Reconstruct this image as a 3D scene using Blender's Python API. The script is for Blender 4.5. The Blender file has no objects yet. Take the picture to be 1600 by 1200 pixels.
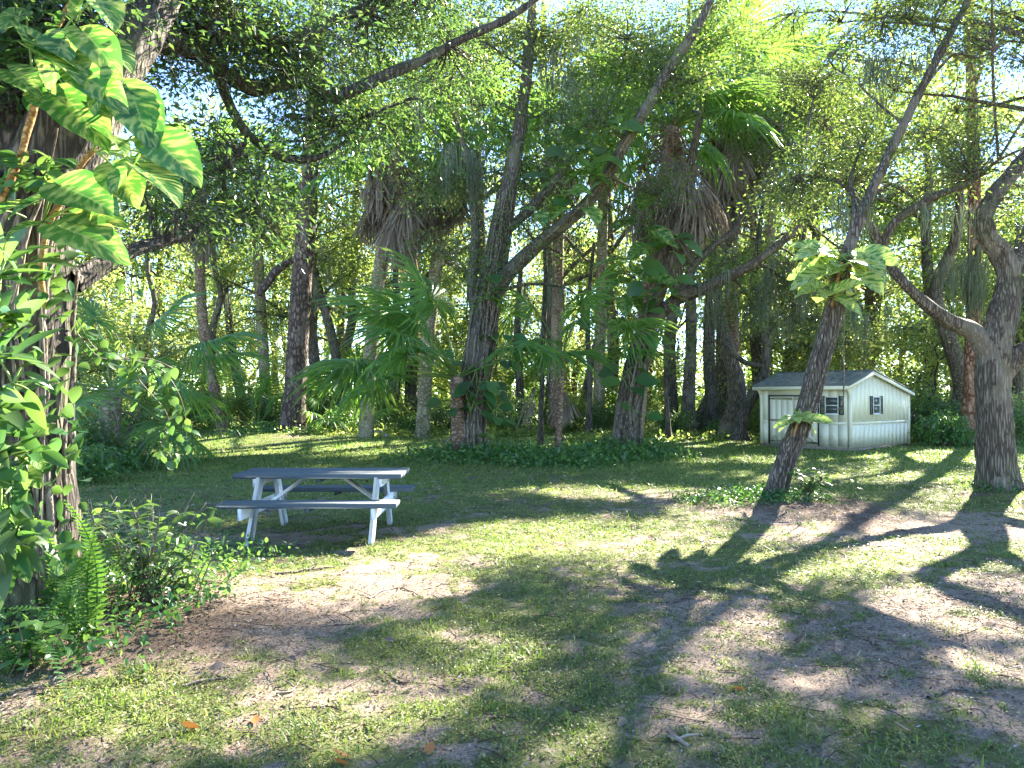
import bpy, math, random
import numpy as np
from mathutils import Matrix, Vector, Euler

C = bpy.context.scene
COL = C.collection
RNG = np.random.default_rng(7)
random.seed(7)

# ------------------------------------------------------------------ camera, sky, sun, exposure
CAM_H, FPX, HOR = 1.6, 1155.0, 618.0
PITCH = math.atan((HOR - 600.0) / FPX)
cd = bpy.data.cameras.new('camera'); cam = bpy.data.objects.new('camera', cd); COL.objects.link(cam)
cam.location = (0, 0, CAM_H); cam.rotation_euler = (math.pi / 2 + PITCH, 0, 0)
cd.sensor_width = 36.0; cd.lens = FPX / 1600.0 * 36.0; cd.clip_start = 0.05; cd.clip_end = 2000.0
C.camera = cam

SX, SY = 0.92, 1.26                      # ground offset of a shadow per metre of height (towards the viewer and left)
SUN_EL = math.atan(1.0 / math.hypot(SX, SY)); SUN_AZ = math.atan2(SX, SY)
world = bpy.data.worlds.new('World'); C.world = world; world.use_nodes = True
wn = world.node_tree.nodes; wl = world.node_tree.links
bg = wn['Background']; sky = wn.new('ShaderNodeTexSky'); sky.sky_type = 'NISHITA'; sky.sun_disc = False
sky.sun_elevation = SUN_EL; sky.sun_rotation = SUN_AZ; sky.air_density = 0.75; sky.dust_density = 0.0; sky.ozone_density = 3.5
wl.new(sky.outputs[0], bg.inputs[0]); bg.inputs[1].default_value = 0.085
sl = bpy.data.lights.new('sun', 'SUN'); sun = bpy.data.objects.new('sun', sl); COL.objects.link(sun)
sl.energy = 5.0; sl.angle = math.radians(0.5); sl.color = (1.0, 0.93, 0.80)
sun.rotation_euler = Vector((-SX, -SY, -1.0)).to_track_quat('-Z', 'Y').to_euler(); sun.location = (20, 25, 30)
C.view_settings.view_transform = 'Standard'; C.view_settings.look = 'None'; C.view_settings.gamma = 1.0
C.view_settings.use_curve_mapping = False
C.view_settings.exposure = 3.2
C.render.engine = 'CYCLES'
cy = C.cycles
cy.max_bounces = 7; cy.diffuse_bounces = 4; cy.glossy_bounces = 2; cy.transmission_bounces = 5; cy.transparent_max_bounces = 4
cy.sample_clamp_indirect = 6.0
cy.use_denoising = True; cy.denoiser = 'OPENIMAGEDENOISE'; cy.denoising_input_passes = 'RGB_ALBEDO_NORMAL'; cy.denoising_prefilter = 'ACCURATE'

# ------------------------------------------------------------------ placing helpers
def W(px, py, d):
    """World point at depth d (metres along +Y) that the photo shows at pixel (px, py)."""
    a = (px - 800.0) / FPX; b = (600.0 - py) / FPX
    c, s = math.cos(PITCH), math.sin(PITCH)
    dy, dz = c - b * s, s + b * c
    t = d / dy
    return np.array([a * t, d, CAM_H + dz * t])

def G(px, py):
    a = (px - 800.0) / FPX; b = (600.0 - py) / FPX
    c, s = math.cos(PITCH), math.sin(PITCH)
    dy, dz = c - b * s, s + b * c
    t = -CAM_H / dz
    return np.array([a * t, dy * t, 0.0])

def PX(P):
    P = np.asarray(P, float); c, s = math.cos(PITCH), math.sin(PITCH)
    y = P[..., 1]; z = P[..., 2] - CAM_H
    f = y * c + z * s; u = -y * s + z * c
    return 800 + FPX * P[..., 0] / f, 600 - FPX * u / f

def _h(ix, iy, iz, seed):
    n = (ix * 374761393 + iy * 668265263 + iz * 2147483647 + seed * 144665) & 0xFFFFFFFF
    n = ((n ^ (n >> 13)) * 1274126177) & 0xFFFFFFFF
    n = ((n ^ (n >> 16)) * 2246822519) & 0xFFFFFFFF
    return ((n ^ (n >> 15)) & 0xFFFF) / 65535.0

def vnoise(p, seed=0):
    p = np.asarray(p, float); i = np.floor(p).astype(np.int64); f = p - i; f = f * f * (3 - 2 * f)
    r = 0.0
    for dx in (0, 1):
        for dy in (0, 1):
            for dz in (0, 1):
                w = (f[..., 0] if dx else 1 - f[..., 0]) * (f[..., 1] if dy else 1 - f[..., 1]) * (f[..., 2] if dz else 1 - f[..., 2])
                r = r + w * _h(i[..., 0] + dx, i[..., 1] + dy, i[..., 2] + dz, seed)
    return r

def fbm(p, o=3, seed=0):
    a, r, t = 1.0, 0.0, 0.0; p = np.asarray(p, float)
    for k in range(o):
        r = r + a * vnoise(p * 2 ** k, seed + k); t += a; a *= 0.5
    return r / t

def n2(x, y, s, o=3, seed=0):
    x = np.asarray(x, float); y = np.asarray(y, float)
    return fbm(np.stack([x * s, y * s, x * 0 + 0.37], -1), o, seed)

def sst(a, b, x):
    t = np.clip((np.asarray(x, float) - a) / (b - a), 0, 1); return t * t * (3 - 2 * t)

MOUNDS = [(450, 688, 3.2, 0.25), (735, 722, 1.8, 0.10), (975, 706, 1.8, 0.12), (1215, 790, 1.2, 0.08), (60, 960, 1.4, 0.12), (1560, 768, 1.4, .06), (345, 672, 2.5, .15), (1515, 692, 1.6, .12)]
MND = [(G(a, b)[0], G(a, b)[1], r, h) for a, b, r, h in MOUNDS]
def gh(x, y):
    x = np.asarray(x, float); y = np.asarray(y, float)
    z = (n2(x, y, 0.35, 2, 3) - 0.5) * 0.10
    for cx, cyy, r, h in MND:
        z = z + h * np.exp(-((x - cx) ** 2 + (y - cyy) ** 2) / (r * r))
    return z

# openings in the crowns, given by where the sun reaches the ground: (px, py, half-width px, half-height px, strength)
LITPX = [(420, 703, 260, 17, 1), (620, 708, 130, 12, 1), (960, 768, 150, 12, 1), (820, 845, 230, 30, 1), (560, 870, 170, 20, .95),
         (1195, 888, 130, 26, 1), (1420, 845, 220, 30, .95), (300, 880, 90, 24, .95), (590, 912, 170, 22, .95), (480, 1130, 240, 58, .95),
         (120, 1130, 190, 65, .95), (860, 1165, 130, 40, .95), (1480, 960, 130, 20, .98), (1530, 1035, 100, 28, .98), (1310, 709, 160, 7, 1),
         (1490, 714, 120, 11, 1), (320, 805, 70, 14, 1), (900, 697, 120, 9, .95), (1090, 692, 90, 9, 1), (1100, 800, 60, 12, .7),
         (1260, 1060, 70, 15, .95), (1020, 1040, 60, 12, .9), (700, 990, 80, 14, .9), (760, 1050, 60, 14, .8), (1180, 720, 120, 7, .95), (1330, 750, 100, 7, .8), (1120, 845, 60, 12, .9),
         (1380, 1120, 60, 14, .9), (1090, 1110, 50, 14, .85), (620, 765, 90, 5, .7), (250, 760, 90, 6, .7), (1150, 975, 60, 9, .8)]
LIT = []
for a, b, rx, ry, s in LITPX:
    g = G(a, b); d0 = G(a, b + ry)[1]; d1 = G(a, b - ry)[1]
    LIT.append((g[0], (d0 + d1) / 2, rx / FPX * g[1], (d1 - d0) / 2, s))
DAP = 1.0
LIT.append((-4.3, 13.6, 1.6, 1.2, .85)); LIT.append((-.6, 14.2, 1.2, 1.0, .9))
LIT.append((1.65, 6.3, .6, .7, 1)); LIT.append((-5.6, .9, 1.0, 1.2, .9))
def lit(P):
    """0..1: how open the crown is along the sun ray through P."""
    x = P[..., 0] - SX * P[..., 2]; y = P[..., 1] - SY * P[..., 2]
    w = (n2(x, y, 1.3, 3, 21) - .5) * 1.1
    o = np.zeros_like(x)
    for cx, cyy, rx, ry, s in LIT:
        q = np.sqrt(((x - cx) / rx) ** 2 + ((y - cyy) / ry) ** 2) + w
        o = np.maximum(o, s * (1 - sst(0.9, 1.12, q)))
    return np.maximum(o, DAP * .8 * sst(.555, .63, n2(x * 1.25, y * .85, 1.0, 3, 31)))

# ------------------------------------------------------------------ mesh helpers
def mesh_np(name, V, F, mat, tint=None, smooth=False, uv=None, mats=None, mi=None):
    V = np.asarray(V, np.float32); me = bpy.data.meshes.new(name)
    Fs = F if isinstance(F, (list, tuple)) else [F]
    Fs = [np.asarray(f, np.int32) for f in Fs if len(f)]
    loops = np.concatenate([f.ravel() for f in Fs]); tot = np.concatenate([np.full(len(f), f.shape[1], np.int32) for f in Fs])
    st = np.concatenate([[0], np.cumsum(tot)[:-1]]).astype(np.int32)
    me.vertices.add(len(V)); me.vertices.foreach_set('co', V.ravel())
    me.loops.add(len(loops)); me.loops.foreach_set('vertex_index', loops)
    me.polygons.add(len(tot)); me.polygons.foreach_set('loop_start', st); me.polygons.foreach_set('loop_total', tot)
    if smooth: me.polygons.foreach_set('use_smooth', np.ones(len(tot), bool))
    if tint is not None:
        a = me.attributes.new('tint', 'FLOAT', 'POINT'); a.data.foreach_set('value', np.asarray(tint, np.float32))
    if uv is not None:
        a = me.attributes.new('luv', 'FLOAT_VECTOR', 'POINT'); a.data.foreach_set('vector', np.asarray(uv, np.float32).ravel())
    for m in (mats or [mat]): me.materials.append(m)
    if mi is not None: me.polygons.foreach_set('material_index', np.asarray(mi, np.int32))
    me.update(calc_edges=True); me.validate(); return me

class MB:
    """Collects quads / triangles as numpy blocks."""
    def __init__(s): s.V, s.Q, s.T, s.t, s.n = [], [], [], [], 0
    def add(s, V, Q=None, T=None, tint=0.5):
        V = np.asarray(V, float)
        s.V.append(V); s.t.append(np.broadcast_to(np.asarray(tint, float), (len(V),)))
        if Q is not None and len(Q): s.Q.append(np.asarray(Q) + s.n)
        if T is not None and len(T): s.T.append(np.asarray(T) + s.n)
        s.n += len(V)
    def box(s, lo, hi, M=None, tint=0.5, bev=0.0):
        x0, y0, z0 = lo; x1, y1, z1 = hi
        if bev <= 0:
            V = np.array([(x, y, z) for z in (z0, z1) for y in (y0, y1) for x in (x0, x1)], float)
            Q = [(0, 2, 3, 1), (4, 5, 7, 6), (0, 1, 5, 4), (2, 6, 7, 3), (0, 4, 6, 2), (1, 3, 7, 5)]; T = None
        else:
            b = bev; V = []; 
            for z, zb in ((z0, z0 + b), (z1, z1 - b)):
                for y, yb in ((y0, y0 + b), (y1, y1 - b)):
                    for x, xb in ((x0, x0 + b), (x1, x1 - b)):
                        V += [(x, yb, zb), (xb, y, zb), (xb, yb, z)]
            V = np.array(V, float)
            i = lambda ix, iy, iz, k: ((iz * 2 + iy) * 2 + ix) * 3 + k
            Q, T = [], []
            for a in (0, 1):
                Q.append([i(a, 0, 0, 0), i(a, 1, 0, 0), i(a, 1, 1, 0), i(a, 0, 1, 0)][::1 if a else -1])
                Q.append([i(0, a, 0, 1), i(0, a, 1, 1), i(1, a, 1, 1), i(1, a, 0, 1)][::1 if a else -1])
                Q.append([i(0, 0, a, 2), i(1, 0, a, 2), i(1, 1, a, 2), i(0, 1, a, 2)][::1 if a else -1])
            for a in (0, 1):
                for c in (0, 1):
                    Q.append([i(0, a, c, 1), i(1, a, c, 1), i(1, a, c, 2), i(0, a, c, 2)])
                    Q.append([i(a, 0, c, 0), i(a, 1, c, 0), i(a, 1, c, 2), i(a, 0, c, 2)])
                    Q.append([i(a, c, 0, 0), i(a, c, 1, 0), i(a, c, 1, 1), i(a, c, 0, 1)])
                    for e in (0, 1): T.append([i(a, c, e, 0), i(a, c, e, 1), i(a, c, e, 2)])
        if M is not None:
            M = np.array(M); V = V @ M[:3, :3].T + M[:3, 3]
        s.add(V, Q, T, tint)
    def mesh(s, name, mat, smooth=False):
        V = np.concatenate(s.V); F = []
        if s.Q: F.append(np.concatenate([np.asarray(q).reshape(-1, 4) for q in s.Q]))
        if s.T: F.append(np.concatenate([np.asarray(q).reshape(-1, 3) for q in s.T]))
        return mesh_np(name, V, F, mat, np.concatenate(s.t), smooth)

def catmull(P, step):
    P = np.asarray(P, float)
    if len(P) == 2:
        n = max(2, int(np.linalg.norm(P[1] - P[0]) / step) + 1); t = np.linspace(0, 1, n)[:, None]; return P[0] * (1 - t) + P[1] * t
    Q = np.concatenate([[2 * P[0] - P[1]], P, [2 * P[-1] - P[-2]]]); out = []
    for k in range(len(P) - 1):
        a, b, c, d = Q[k:k + 4]; n = max(1, int(np.linalg.norm((c - b)[:3]) / step)); t = (np.arange(n) / n)[:, None]
        out.append(0.5 * (2 * b + (c - a) * t + (2 * a - 5 * b + 4 * c - d) * t ** 2 + (3 * b - a - 3 * c + d) * t ** 3))
    out.append(P[-1:]); return np.concatenate(out)

def tube(mb, P, R, seg=8, ridge=0.0, rf=3.0, flare=0.0, seed=0, cap=True, tint=0.5, ls=1.6):
    P = np.asarray(P, float); R = np.asarray(R, float); n = len(P)
    T = np.gradient(P, axis=0); T /= np.linalg.norm(T, axis=1)[:, None] + 1e-9
    u = np.cross(T[0], [0.13, 1, 0.21]); u /= np.linalg.norm(u); U = [u]
    for k in range(1, n):
        u = u - T[k] * np.dot(u, T[k]); u /= np.linalg.norm(u) + 1e-9; U.append(u)
    U = np.array(U); B = np.cross(T, U)
    th = np.arange(seg) * 2 * math.pi / seg
    s = np.concatenate([[0], np.cumsum(np.linalg.norm(np.diff(P, axis=0), axis=1))])
    RR = np.repeat(R[:, None], seg, 1)
    if ridge > 0:
        q = np.stack([np.cos(th)[None] * rf + 0 * s[:, None], np.sin(th)[None] * rf + 0 * s[:, None], s[:, None] * ls + 0 * th[None]], -1)
        a = np.abs(fbm(q, 2, seed) - 0.5) * 4
        RR = RR + ridge * (a - 1.5) + R[:, None] * 0.07 * (vnoise(q * [0.3, 0.3, 0.6], seed + 9) - .5) * 2
    if flare > 0:
        ph = (seed * 1.7) % 6.28
        RR = RR * (1 + flare * np.exp(-s / 0.35)[:, None] * (0.6 + np.cos(5 * th + ph)[None] * 0.5 + 0.3 * np.cos(3 * th + 2 * ph)[None]))
    V = P[:, None] + RR[..., None] * (np.cos(th)[None, :, None] * U[:, None] + np.sin(th)[None, :, None] * B[:, None])
    i = np.arange(n - 1)[:, None] * seg; j = np.arange(seg)[None]; j2 = (j + 1) % seg
    Q = np.stack([i + j, i + j2, i + seg + j2, i + seg + j], -1).reshape(-1, 4)
    V = V.reshape(-1, 3); TT = None
    if cap:
        V = np.concatenate([V, [P[-1] + T[-1] * R[-1] * .5]]); e = (n - 1) * seg
        TT = np.stack([e + np.arange(seg), e + (np.arange(seg) + 1) % seg, np.full(seg, len(V) - 1)], -1)
    mb.add(V, Q, TT, tint)

def many_tubes(mb, A, Bm, Cc, r0, r1, seg=4, rings=5, tint=.5):
    """Many quadratic curves A->Bm->Cc as thin tubes at once."""
    N = len(A); t = np.linspace(0, 1, rings)[None, :, None]
    P = A[:, None] * (1 - t) ** 2 + 2 * Bm[:, None] * t * (1 - t) + Cc[:, None] * t ** 2
    T = np.gradient(P, axis=1); T /= np.linalg.norm(T, axis=2)[..., None] + 1e-9
    u = np.cross(T, [0.31, 0.2, 0.9]); u /= np.linalg.norm(u, axis=2)[..., None] + 1e-9; b = np.cross(T, u)
    th = np.arange(seg) * 2 * math.pi / seg
    r0 = np.broadcast_to(r0, (N,)); r1 = np.broadcast_to(r1, (N,))
    R = r0[:, None] * (1 - t[..., 0]) + r1[:, None] * t[..., 0]
    V = P[:, :, None] + R[..., None, None] * (np.cos(th)[None, None, :, None] * u[:, :, None] + np.sin(th)[None, None, :, None] * b[:, :, None])
    i = np.arange(rings - 1)[:, None] * seg; j = np.arange(seg)[None]; j2 = (j + 1) % seg
    Q = np.stack([i + j, i + j2, i + seg + j2, i + seg + j], -1).reshape(-1, 4)
    Q = Q[None] + (np.arange(N) * rings * seg)[:, None, None]
    mb.add(V.reshape(-1, 3), Q.reshape(-1, 4), None, tint)

def unit(v): return v / (np.linalg.norm(v, axis=-1)[..., None] + 1e-9)

def leaves(mb, P, D, Nn, L, Wd, tint, shape=4):
    """Leaf faces: base P, direction D, blade normal Nn. shape 4: rhomb folded on the midrib; shape 6: rounded, drooping blade."""
    N = len(P); D = unit(D); S = unit(np.cross(D, Nn)); Nn = np.cross(S, D)
    L = np.broadcast_to(L, (N,))[:, None]; Wd = np.broadcast_to(Wd, (N,))[:, None] * 0.5
    if shape == 4:
        V = np.stack([P, P + D * L * .45 + S * Wd + Nn * Wd * .35, P + D * L, P + D * L * .45 - S * Wd + Nn * Wd * .35], 1)
        T = np.array([(0, 2, 1), (0, 3, 2)]); k = 4
    else:
        m = P + D * L * .5 - Nn * L * .02
        V = np.stack([P, P + D * L * .25 + S * Wd * .85 + Nn * Wd * .3, P + D * L * .62 + S * Wd * .8 + Nn * (Wd * .25 - L * .05), P + D * L - Nn * L * .14,
                      P + D * L * .62 - S * Wd * .8 + Nn * (Wd * .25 - L * .05), P + D * L * .25 - S * Wd * .85 + Nn * Wd * .3, m], 1)
        T = np.array([(0, 6, 1), (1, 6, 2), (2, 6, 3), (3, 6, 4), (4, 6, 5), (5, 6, 0)]); k = 7
    F = T[None] + (np.arange(N) * k)[:, None, None]
    mb.add(V.reshape(-1, 3), None, F.reshape(-1, 3), np.repeat(np.broadcast_to(tint, (N,)), k))

# ------------------------------------------------------------------ objects
def tag(o, label=None, cat=None, group=None, kind=None):
    if label: o['label'] = label
    if cat: o['category'] = cat
    if group: o['group'] = group
    if kind: o['kind'] = kind
    return o
def empty(name, loc, label, cat, group=None, rz=0.0):
    o = bpy.data.objects.new(name, None); COL.objects.link(o); o.location = tuple(loc); o.rotation_euler = (0, 0, rz)
    o.empty_display_size = 0.2
    return tag(o, label, cat, group)
def inst(name, me, parent=None, M=None, loc=None):
    o = bpy.data.objects.new(name, me); COL.objects.link(o)
    if parent is not None: o.parent = parent
    if M is not None: o.matrix_basis = Matrix([list(map(float, r)) for r in np.asarray(M)])
    elif loc is not None: o.location = tuple(loc)
    return o
def part(name, mb, mat, parent, smooth=False):
    """Part whose mesh was built in world coordinates, under an unrotated Empty."""
    o = inst(name, mb.mesh(name, mat, smooth), parent)
    if parent is not None:
        q = parent
        while q is not None: o.location = o.location - q.location; q = q.parent
    return o
def copy_tree(o, parent=None):
    c = o.copy(); COL.objects.link(c)
    if parent is not None: c.parent = parent
    for ch in o.children: copy_tree(ch, c)
    return c
def frame(X, Z, loc, s=1.0):
    """4x4 with local X along X and local Z near Z."""
    X = np.asarray(X, float); X = X / np.linalg.norm(X); Y = np.cross(Z, X); Y /= np.linalg.norm(Y) + 1e-9; Zz = np.cross(X, Y)
    M = np.eye(4); M[:3, 0] = X * s; M[:3, 1] = Y * s; M[:3, 2] = Zz * s; M[:3, 3] = loc; return M

# ------------------------------------------------------------------ materials
class NT:
    def __init__(s, name):
        s.m = bpy.data.materials.new(name); s.m.use_nodes = True; s.t = s.m.node_tree; s.n = s.t.nodes; s.l = s.t.links
        s.p = s.n['Principled BSDF']; s.out = s.n['Material Output']
    def new(s, t, **kw):
        n = s.n.new(t)
        for k, v in kw.items():
            if hasattr(n, k): setattr(n, k, v)
        return n
    def link(s, a, b): s.l.new(a, b)
    def coord(s, sc=(1, 1, 1), kind='Object'):
        c = s.new('ShaderNodeTexCoord'); m = s.new('ShaderNodeMapping'); m.inputs['Scale'].default_value = sc
        s.link(c.outputs[kind], m.inputs[0]); return m.outputs[0]
    def noise(s, co, scale=5, detail=4, rough=.55):
        n = s.new('ShaderNodeTexNoise'); n.inputs['Scale'].default_value = scale; n.inputs['Detail'].default_value = detail; n.inputs['Roughness'].default_value = rough
        if co is not None: s.link(co, n.inputs['Vector'])
        return n.outputs['Fac']
    def ramp(s, fac, stops):
        r = s.new('ShaderNodeValToRGB'); e = r.color_ramp.elements
        while len(e) < len(stops): e.new(0.5)
        for k, (p, c) in enumerate(stops): e[k].position = p; e[k].color = (*c, 1)
        s.link(fac, r.inputs[0]); return r.outputs[0]
    def mix(s, fac, a, b, bt='MIX'):
        m = s.new('ShaderNodeMix'); m.data_type = 'RGBA'; m.blend_type = bt
        for sock, v in ((m.inputs[0], fac), (m.inputs[6], a), (m.inputs[7], b)):
            if isinstance(v, (int, float)): sock.default_value = v
            elif isinstance(v, tuple): sock.default_value = (*v, 1) if len(v) == 3 else v
            else: s.link(v, sock)
        return m.outputs[2]
    def math(s, op, a, b=0.0):
        m = s.new('ShaderNodeMath'); m.operation = op
        for sock, v in ((m.inputs[0], a), (m.inputs[1], b)):
            if isinstance(v, (int, float)): sock.default_value = v
            else: s.link(v, sock)
        return m.outputs[0]
    def attr(s, name, out='Fac'):
        a = s.new('ShaderNodeAttribute'); a.attribute_name = name; return a.outputs[out]
    def bump(s, h, strength=.5, dist=.02):
        b = s.new('ShaderNodeBump'); b.inputs['Strength'].default_value = strength; b.inputs['Distance'].default_value = dist
        s.link(h, b.inputs['Height']); s.link(b.outputs[0], s.p.inputs['Normal'])
    def set(s, color=None, rough=None, spec=None):
        for k, v in (('Base Color', color), ('Roughness', rough), ('Specular IOR Level', spec)):
            if v is None: continue
            if isinstance(v, (int, float)): s.p.inputs[k].default_value = v
            elif isinstance(v, tuple): s.p.inputs[k].default_value = (*v, 1)
            else: s.link(v, s.p.inputs[k])
        return s

def leaf_mat(name, stops, tstops, trans=.42, rough=.4, spec=.45):
    m = NT(name); t = m.attr('tint')
    m.set(m.ramp(t, stops), rough, spec)
    tr = m.new('ShaderNodeBsdfTranslucent'); m.link(m.ramp(t, tstops), tr.inputs[0])
    mx = m.new('ShaderNodeMixShader'); mx.inputs[0].default_value = trans
    m.link(m.p.outputs[0], mx.inputs[1]); m.link(tr.outputs[0], mx.inputs[2]); m.link(mx.outputs[0], m.out.inputs[0])
    return m.m

M_OAK = leaf_mat('oak_leaf', [(0, (.026, .046, .018)), (.45, (.048, .078, .026)), (.85, (.085, .115, .036)), (1, (.13, .14, .045))],
                 [(0, (.12, .20, .035)), (.5, (.22, .33, .05)), (1, (.46, .50, .10))], .38, .30, .55)
M_OAKD = leaf_mat('dark_oak_leaf', [(0, (.022, .046, .022)), (.6, (.045, .082, .034)), (1, (.09, .125, .045))], [(0, (.09, .19, .04)), (.7, (.20, .32, .055)), (1, (.40, .48, .10))], .42, .26, .65)
M_BACK = leaf_mat('woodland_leaf', [(0, (.035, .07, .02)), (.5, (.07, .12, .03)), (1, (.14, .175, .05))],
                  [(0, (.22, .36, .06)), (.5, (.40, .54, .10)), (1, (.66, .70, .18))], .45, .34, .5)
M_DARK = leaf_mat('shrub_leaf', [(0, (.022, .05, .022)), (.6, (.045, .09, .034)), (1, (.085, .135, .04))],
                  [(0, (.08, .2, .04)), (1, (.24, .40, .07))], .36, .42, .4)
M_LIGHTLEAF = leaf_mat('vine_leaf', [(0, (.026, .09, .03)), (.6, (.052, .13, .038)), (1, (.11, .19, .05))],
                  [(0, (.08, .24, .04)), (1, (.28, .46, .07))], .36, .33, .45)
M_FERN = leaf_mat('fern_leaf', [(0, (.03, .095, .026)), (1, (.075, .165, .034))], [(0, (.10, .28, .03)), (1, (.27, .46, .06))], .38, .45, .35)
M_PALM = leaf_mat('palm_leaf', [(0, (.045, .115, .035)), (.6, (.085, .175, .045)), (1, (.16, .22, .06))],
                  [(0, (.14, .34, .04)), (.6, (.28, .48, .06)), (1, (.48, .56, .09))], .42, .4, .4)
M_DEAD = leaf_mat('dead_palm_leaf', [(0, (.09, .068, .05)), (.5, (.19, .15, .12)), (1, (.35, .30, .25))], [(0, (.18, .11, .06)), (1, (.36, .27, .18))], .25, .7, .2)
M_MOSS = leaf_mat('spanish_moss', [(0, (.13, .16, .11)), (1, (.26, .29, .20))], [(0, (.25, .3, .18)), (1, (.45, .5, .32))], .4, .8, .1)
M_GRASS = leaf_mat('grass_blade', [(0, (.055, .10, .030)), (.35, (.115, .155, .045)), (.62, (.20, .21, .075)), (.80, (.32, .29, .14)), (1, (.46, .40, .26))],
                   [(0, (.16, .32, .03)), (.4, (.32, .46, .05)), (.7, (.48, .50, .12)), (1, (.5, .42, .22))], .32, .5, .3)
M_LITTER = leaf_mat('leaf_litter', [(0, (.035, .022, .016)), (.5, (.12, .08, .055)), (.8, (.27, .21, .165)), (1, (.48, .42, .36))], [(0, (.1, .05, .02)), (1, (.3, .2, .1))], .12, .6, .3)

def bark_mat(name, dark, light, sc=(14, 14, 3.2), moss=0.0, bstr=.9, dist=.03):
    m = NT(name); co = m.coord(sc); v = m.new('ShaderNodeTexVoronoi'); v.feature = 'DISTANCE_TO_EDGE'; v.inputs['Scale'].default_value = 1.0
    wv = m.new('ShaderNodeVectorMath'); wv.operation = 'ADD'
    nz = m.new('ShaderNodeTexNoise'); nz.inputs['Scale'].default_value = 1.3; nz.inputs['Detail'].default_value = 3; m.link(co, nz.inputs['Vector'])
    m.link(co, wv.inputs[0]); m.link(nz.outputs['Color'], wv.inputs[1]); m.link(wv.outputs[0], v.inputs['Vector'])
    e = m.math('MINIMUM', m.math('MULTIPLY', v.outputs['Distance'], 3.0), 1.0)
    f = m.noise(m.coord((sc[0] * 2.2, sc[1] * 2.2, sc[2] * 1.4)), 1.0, 6, .65)
    h = m.math('ADD', m.math('MULTIPLY', e, .7), m.math('MULTIPLY', f, .5))
    c = m.ramp(h, [(.2, tuple(x * .45 for x in dark)), (.5, dark), (.95, light)])
    big = m.noise(m.coord((1.6, 1.6, 1.1)), 1.0, 4, .6)
    c = m.mix(m.math('MULTIPLY', m.math('GREATER_THAN', big, .56), .35), c, (light[0] * 1.25, light[1] * 1.28, light[2] * 1.22))
    if moss > 0:
        g = m.noise(m.coord((3, 3, 2)), 1.0, 5, .65)
        r = m.ramp(g, [(.48, (0, 0, 0)), (.66, (1, 1, 1))])
        c = m.mix(m.math('MULTIPLY', r, moss), c, (.10, .13, .045))
    m.set(c, .85, .2); m.bump(h, bstr, dist); return m.m

M_BARK = bark_mat('oak_bark', (.085, .066, .050), (.21, .175, .14), (24, 24, 2.4), .25, .7)
M_BARK2 = bark_mat('pale_oak_bark', (.075, .062, .046), (.20, .17, .13), (24, 24, 3.2), .55, .7)
M_BARKD = bark_mat('dark_bark', (.055, .046, .038), (.15, .125, .10), (20, 20, 2.6), .3, .8)
M_PINE = bark_mat('pine_bark', (.08, .055, .043), (.21, .155, .125), (8, 8, 4), .0, 1.0, .05)
M_PINER = bark_mat('red_pine_bark', (.16, .075, .045), (.38, .23, .16), (9, 9, 4), .0, 1.0, .05)
M_PTRUNK = bark_mat('palm_trunk', (.19, .155, .095), (.36, .31, .20), (7, 7, 10), .5, .5, .02)
M_PTRUNK2 = bark_mat('brown_palm_trunk', (.17, .105, .07), (.34, .24, .17), (7, 7, 10), .15, .5, .02)
M_LIANA = bark_mat('liana_bark', (.11, .085, .065), (.27, .225, .18), (30, 30, 8), .1, .5, .01)
M_ORANGE = bark_mat('pothos_stem', (.30, .16, .06), (.50, .30, .12), (20, 20, 30), .0, .4, .01)

def stem_mat(name, c, c2):
    m = NT(name); m.set(m.mix(m.noise(m.coord((6, 6, 6)), 1, 3), c, c2), .5, .4); return m.m
M_STEM = stem_mat('green_stem', (.14, .24, .05), (.22, .30, .08))
M_TWIG = stem_mat('brown_twig', (.09, .065, .045), (.17, .13, .10))
M_PETI = stem_mat('palm_petiole', (.16, .23, .07), (.24, .28, .10))

def pothos_mat(name='variegated_leaf', lo=.46, pale=1.0):
    m = NT(name); s = m.new('ShaderNodeSeparateXYZ'); m.link(m.attr('luv', 'Vector'), s.inputs[0])
    t, a = s.outputs[0], m.math('ABSOLUTE', s.outputs[1])
    vein = m.math('SUBTRACT', t, m.math('MULTIPLY', a, .24))
    cmb = m.new('ShaderNodeCombineXYZ'); m.link(m.math('MULTIPLY', vein, 13.0), cmb.inputs[0]); m.link(m.math('MULTIPLY', s.outputs[1], 1.5), cmb.inputs[1])
    oi = m.new('ShaderNodeObjectInfo'); m.link(m.math('MULTIPLY', oi.outputs['Random'], 37.0), cmb.inputs[2])
    n = m.noise(cmb.outputs[0], 1.0, 2, .5)
    fac = m.ramp(n, [(lo, (0, 0, 0)), (lo + .16, (1, 1, 1))])
    g = m.mix(oi.outputs['Random'], (.022, .095, .026), (.065, .17, .036))
    c = m.mix(m.math('MULTIPLY', fac, .8), g, (.36 * pale, .43 * pale, .13 * pale * pale))
    rib = m.math('LESS_THAN', a, .045)
    c = m.mix(m.math('MULTIPLY', rib, .75), c, (.35, .42, .14))
    m.set(c, .3, .5)
    lines = m.math('SINE', m.math('MULTIPLY', vein, 85.0))
    m.bump(lines, .25, .004)
    tr = m.new('ShaderNodeBsdfTranslucent'); m.link(m.mix(1.0, m.mix(m.math('MULTIPLY', fac, .8), (.11, .32, .04), (.60, .66, .14)), (1, 1, 1), 'MULTIPLY'), tr.inputs[0])
    mx = m.new('ShaderNodeMixShader'); mx.inputs[0].default_value = .45
    m.link(m.p.outputs[0], mx.inputs[1]); m.link(tr.outputs[0], mx.inputs[2]); m.link(mx.outputs[0], m.out.inputs[0]); return m.m
M_POTHOS = pothos_mat(); M_POTHOS_PALE = pothos_mat('pale_variegated_leaf', .38, 1.25)

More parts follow.
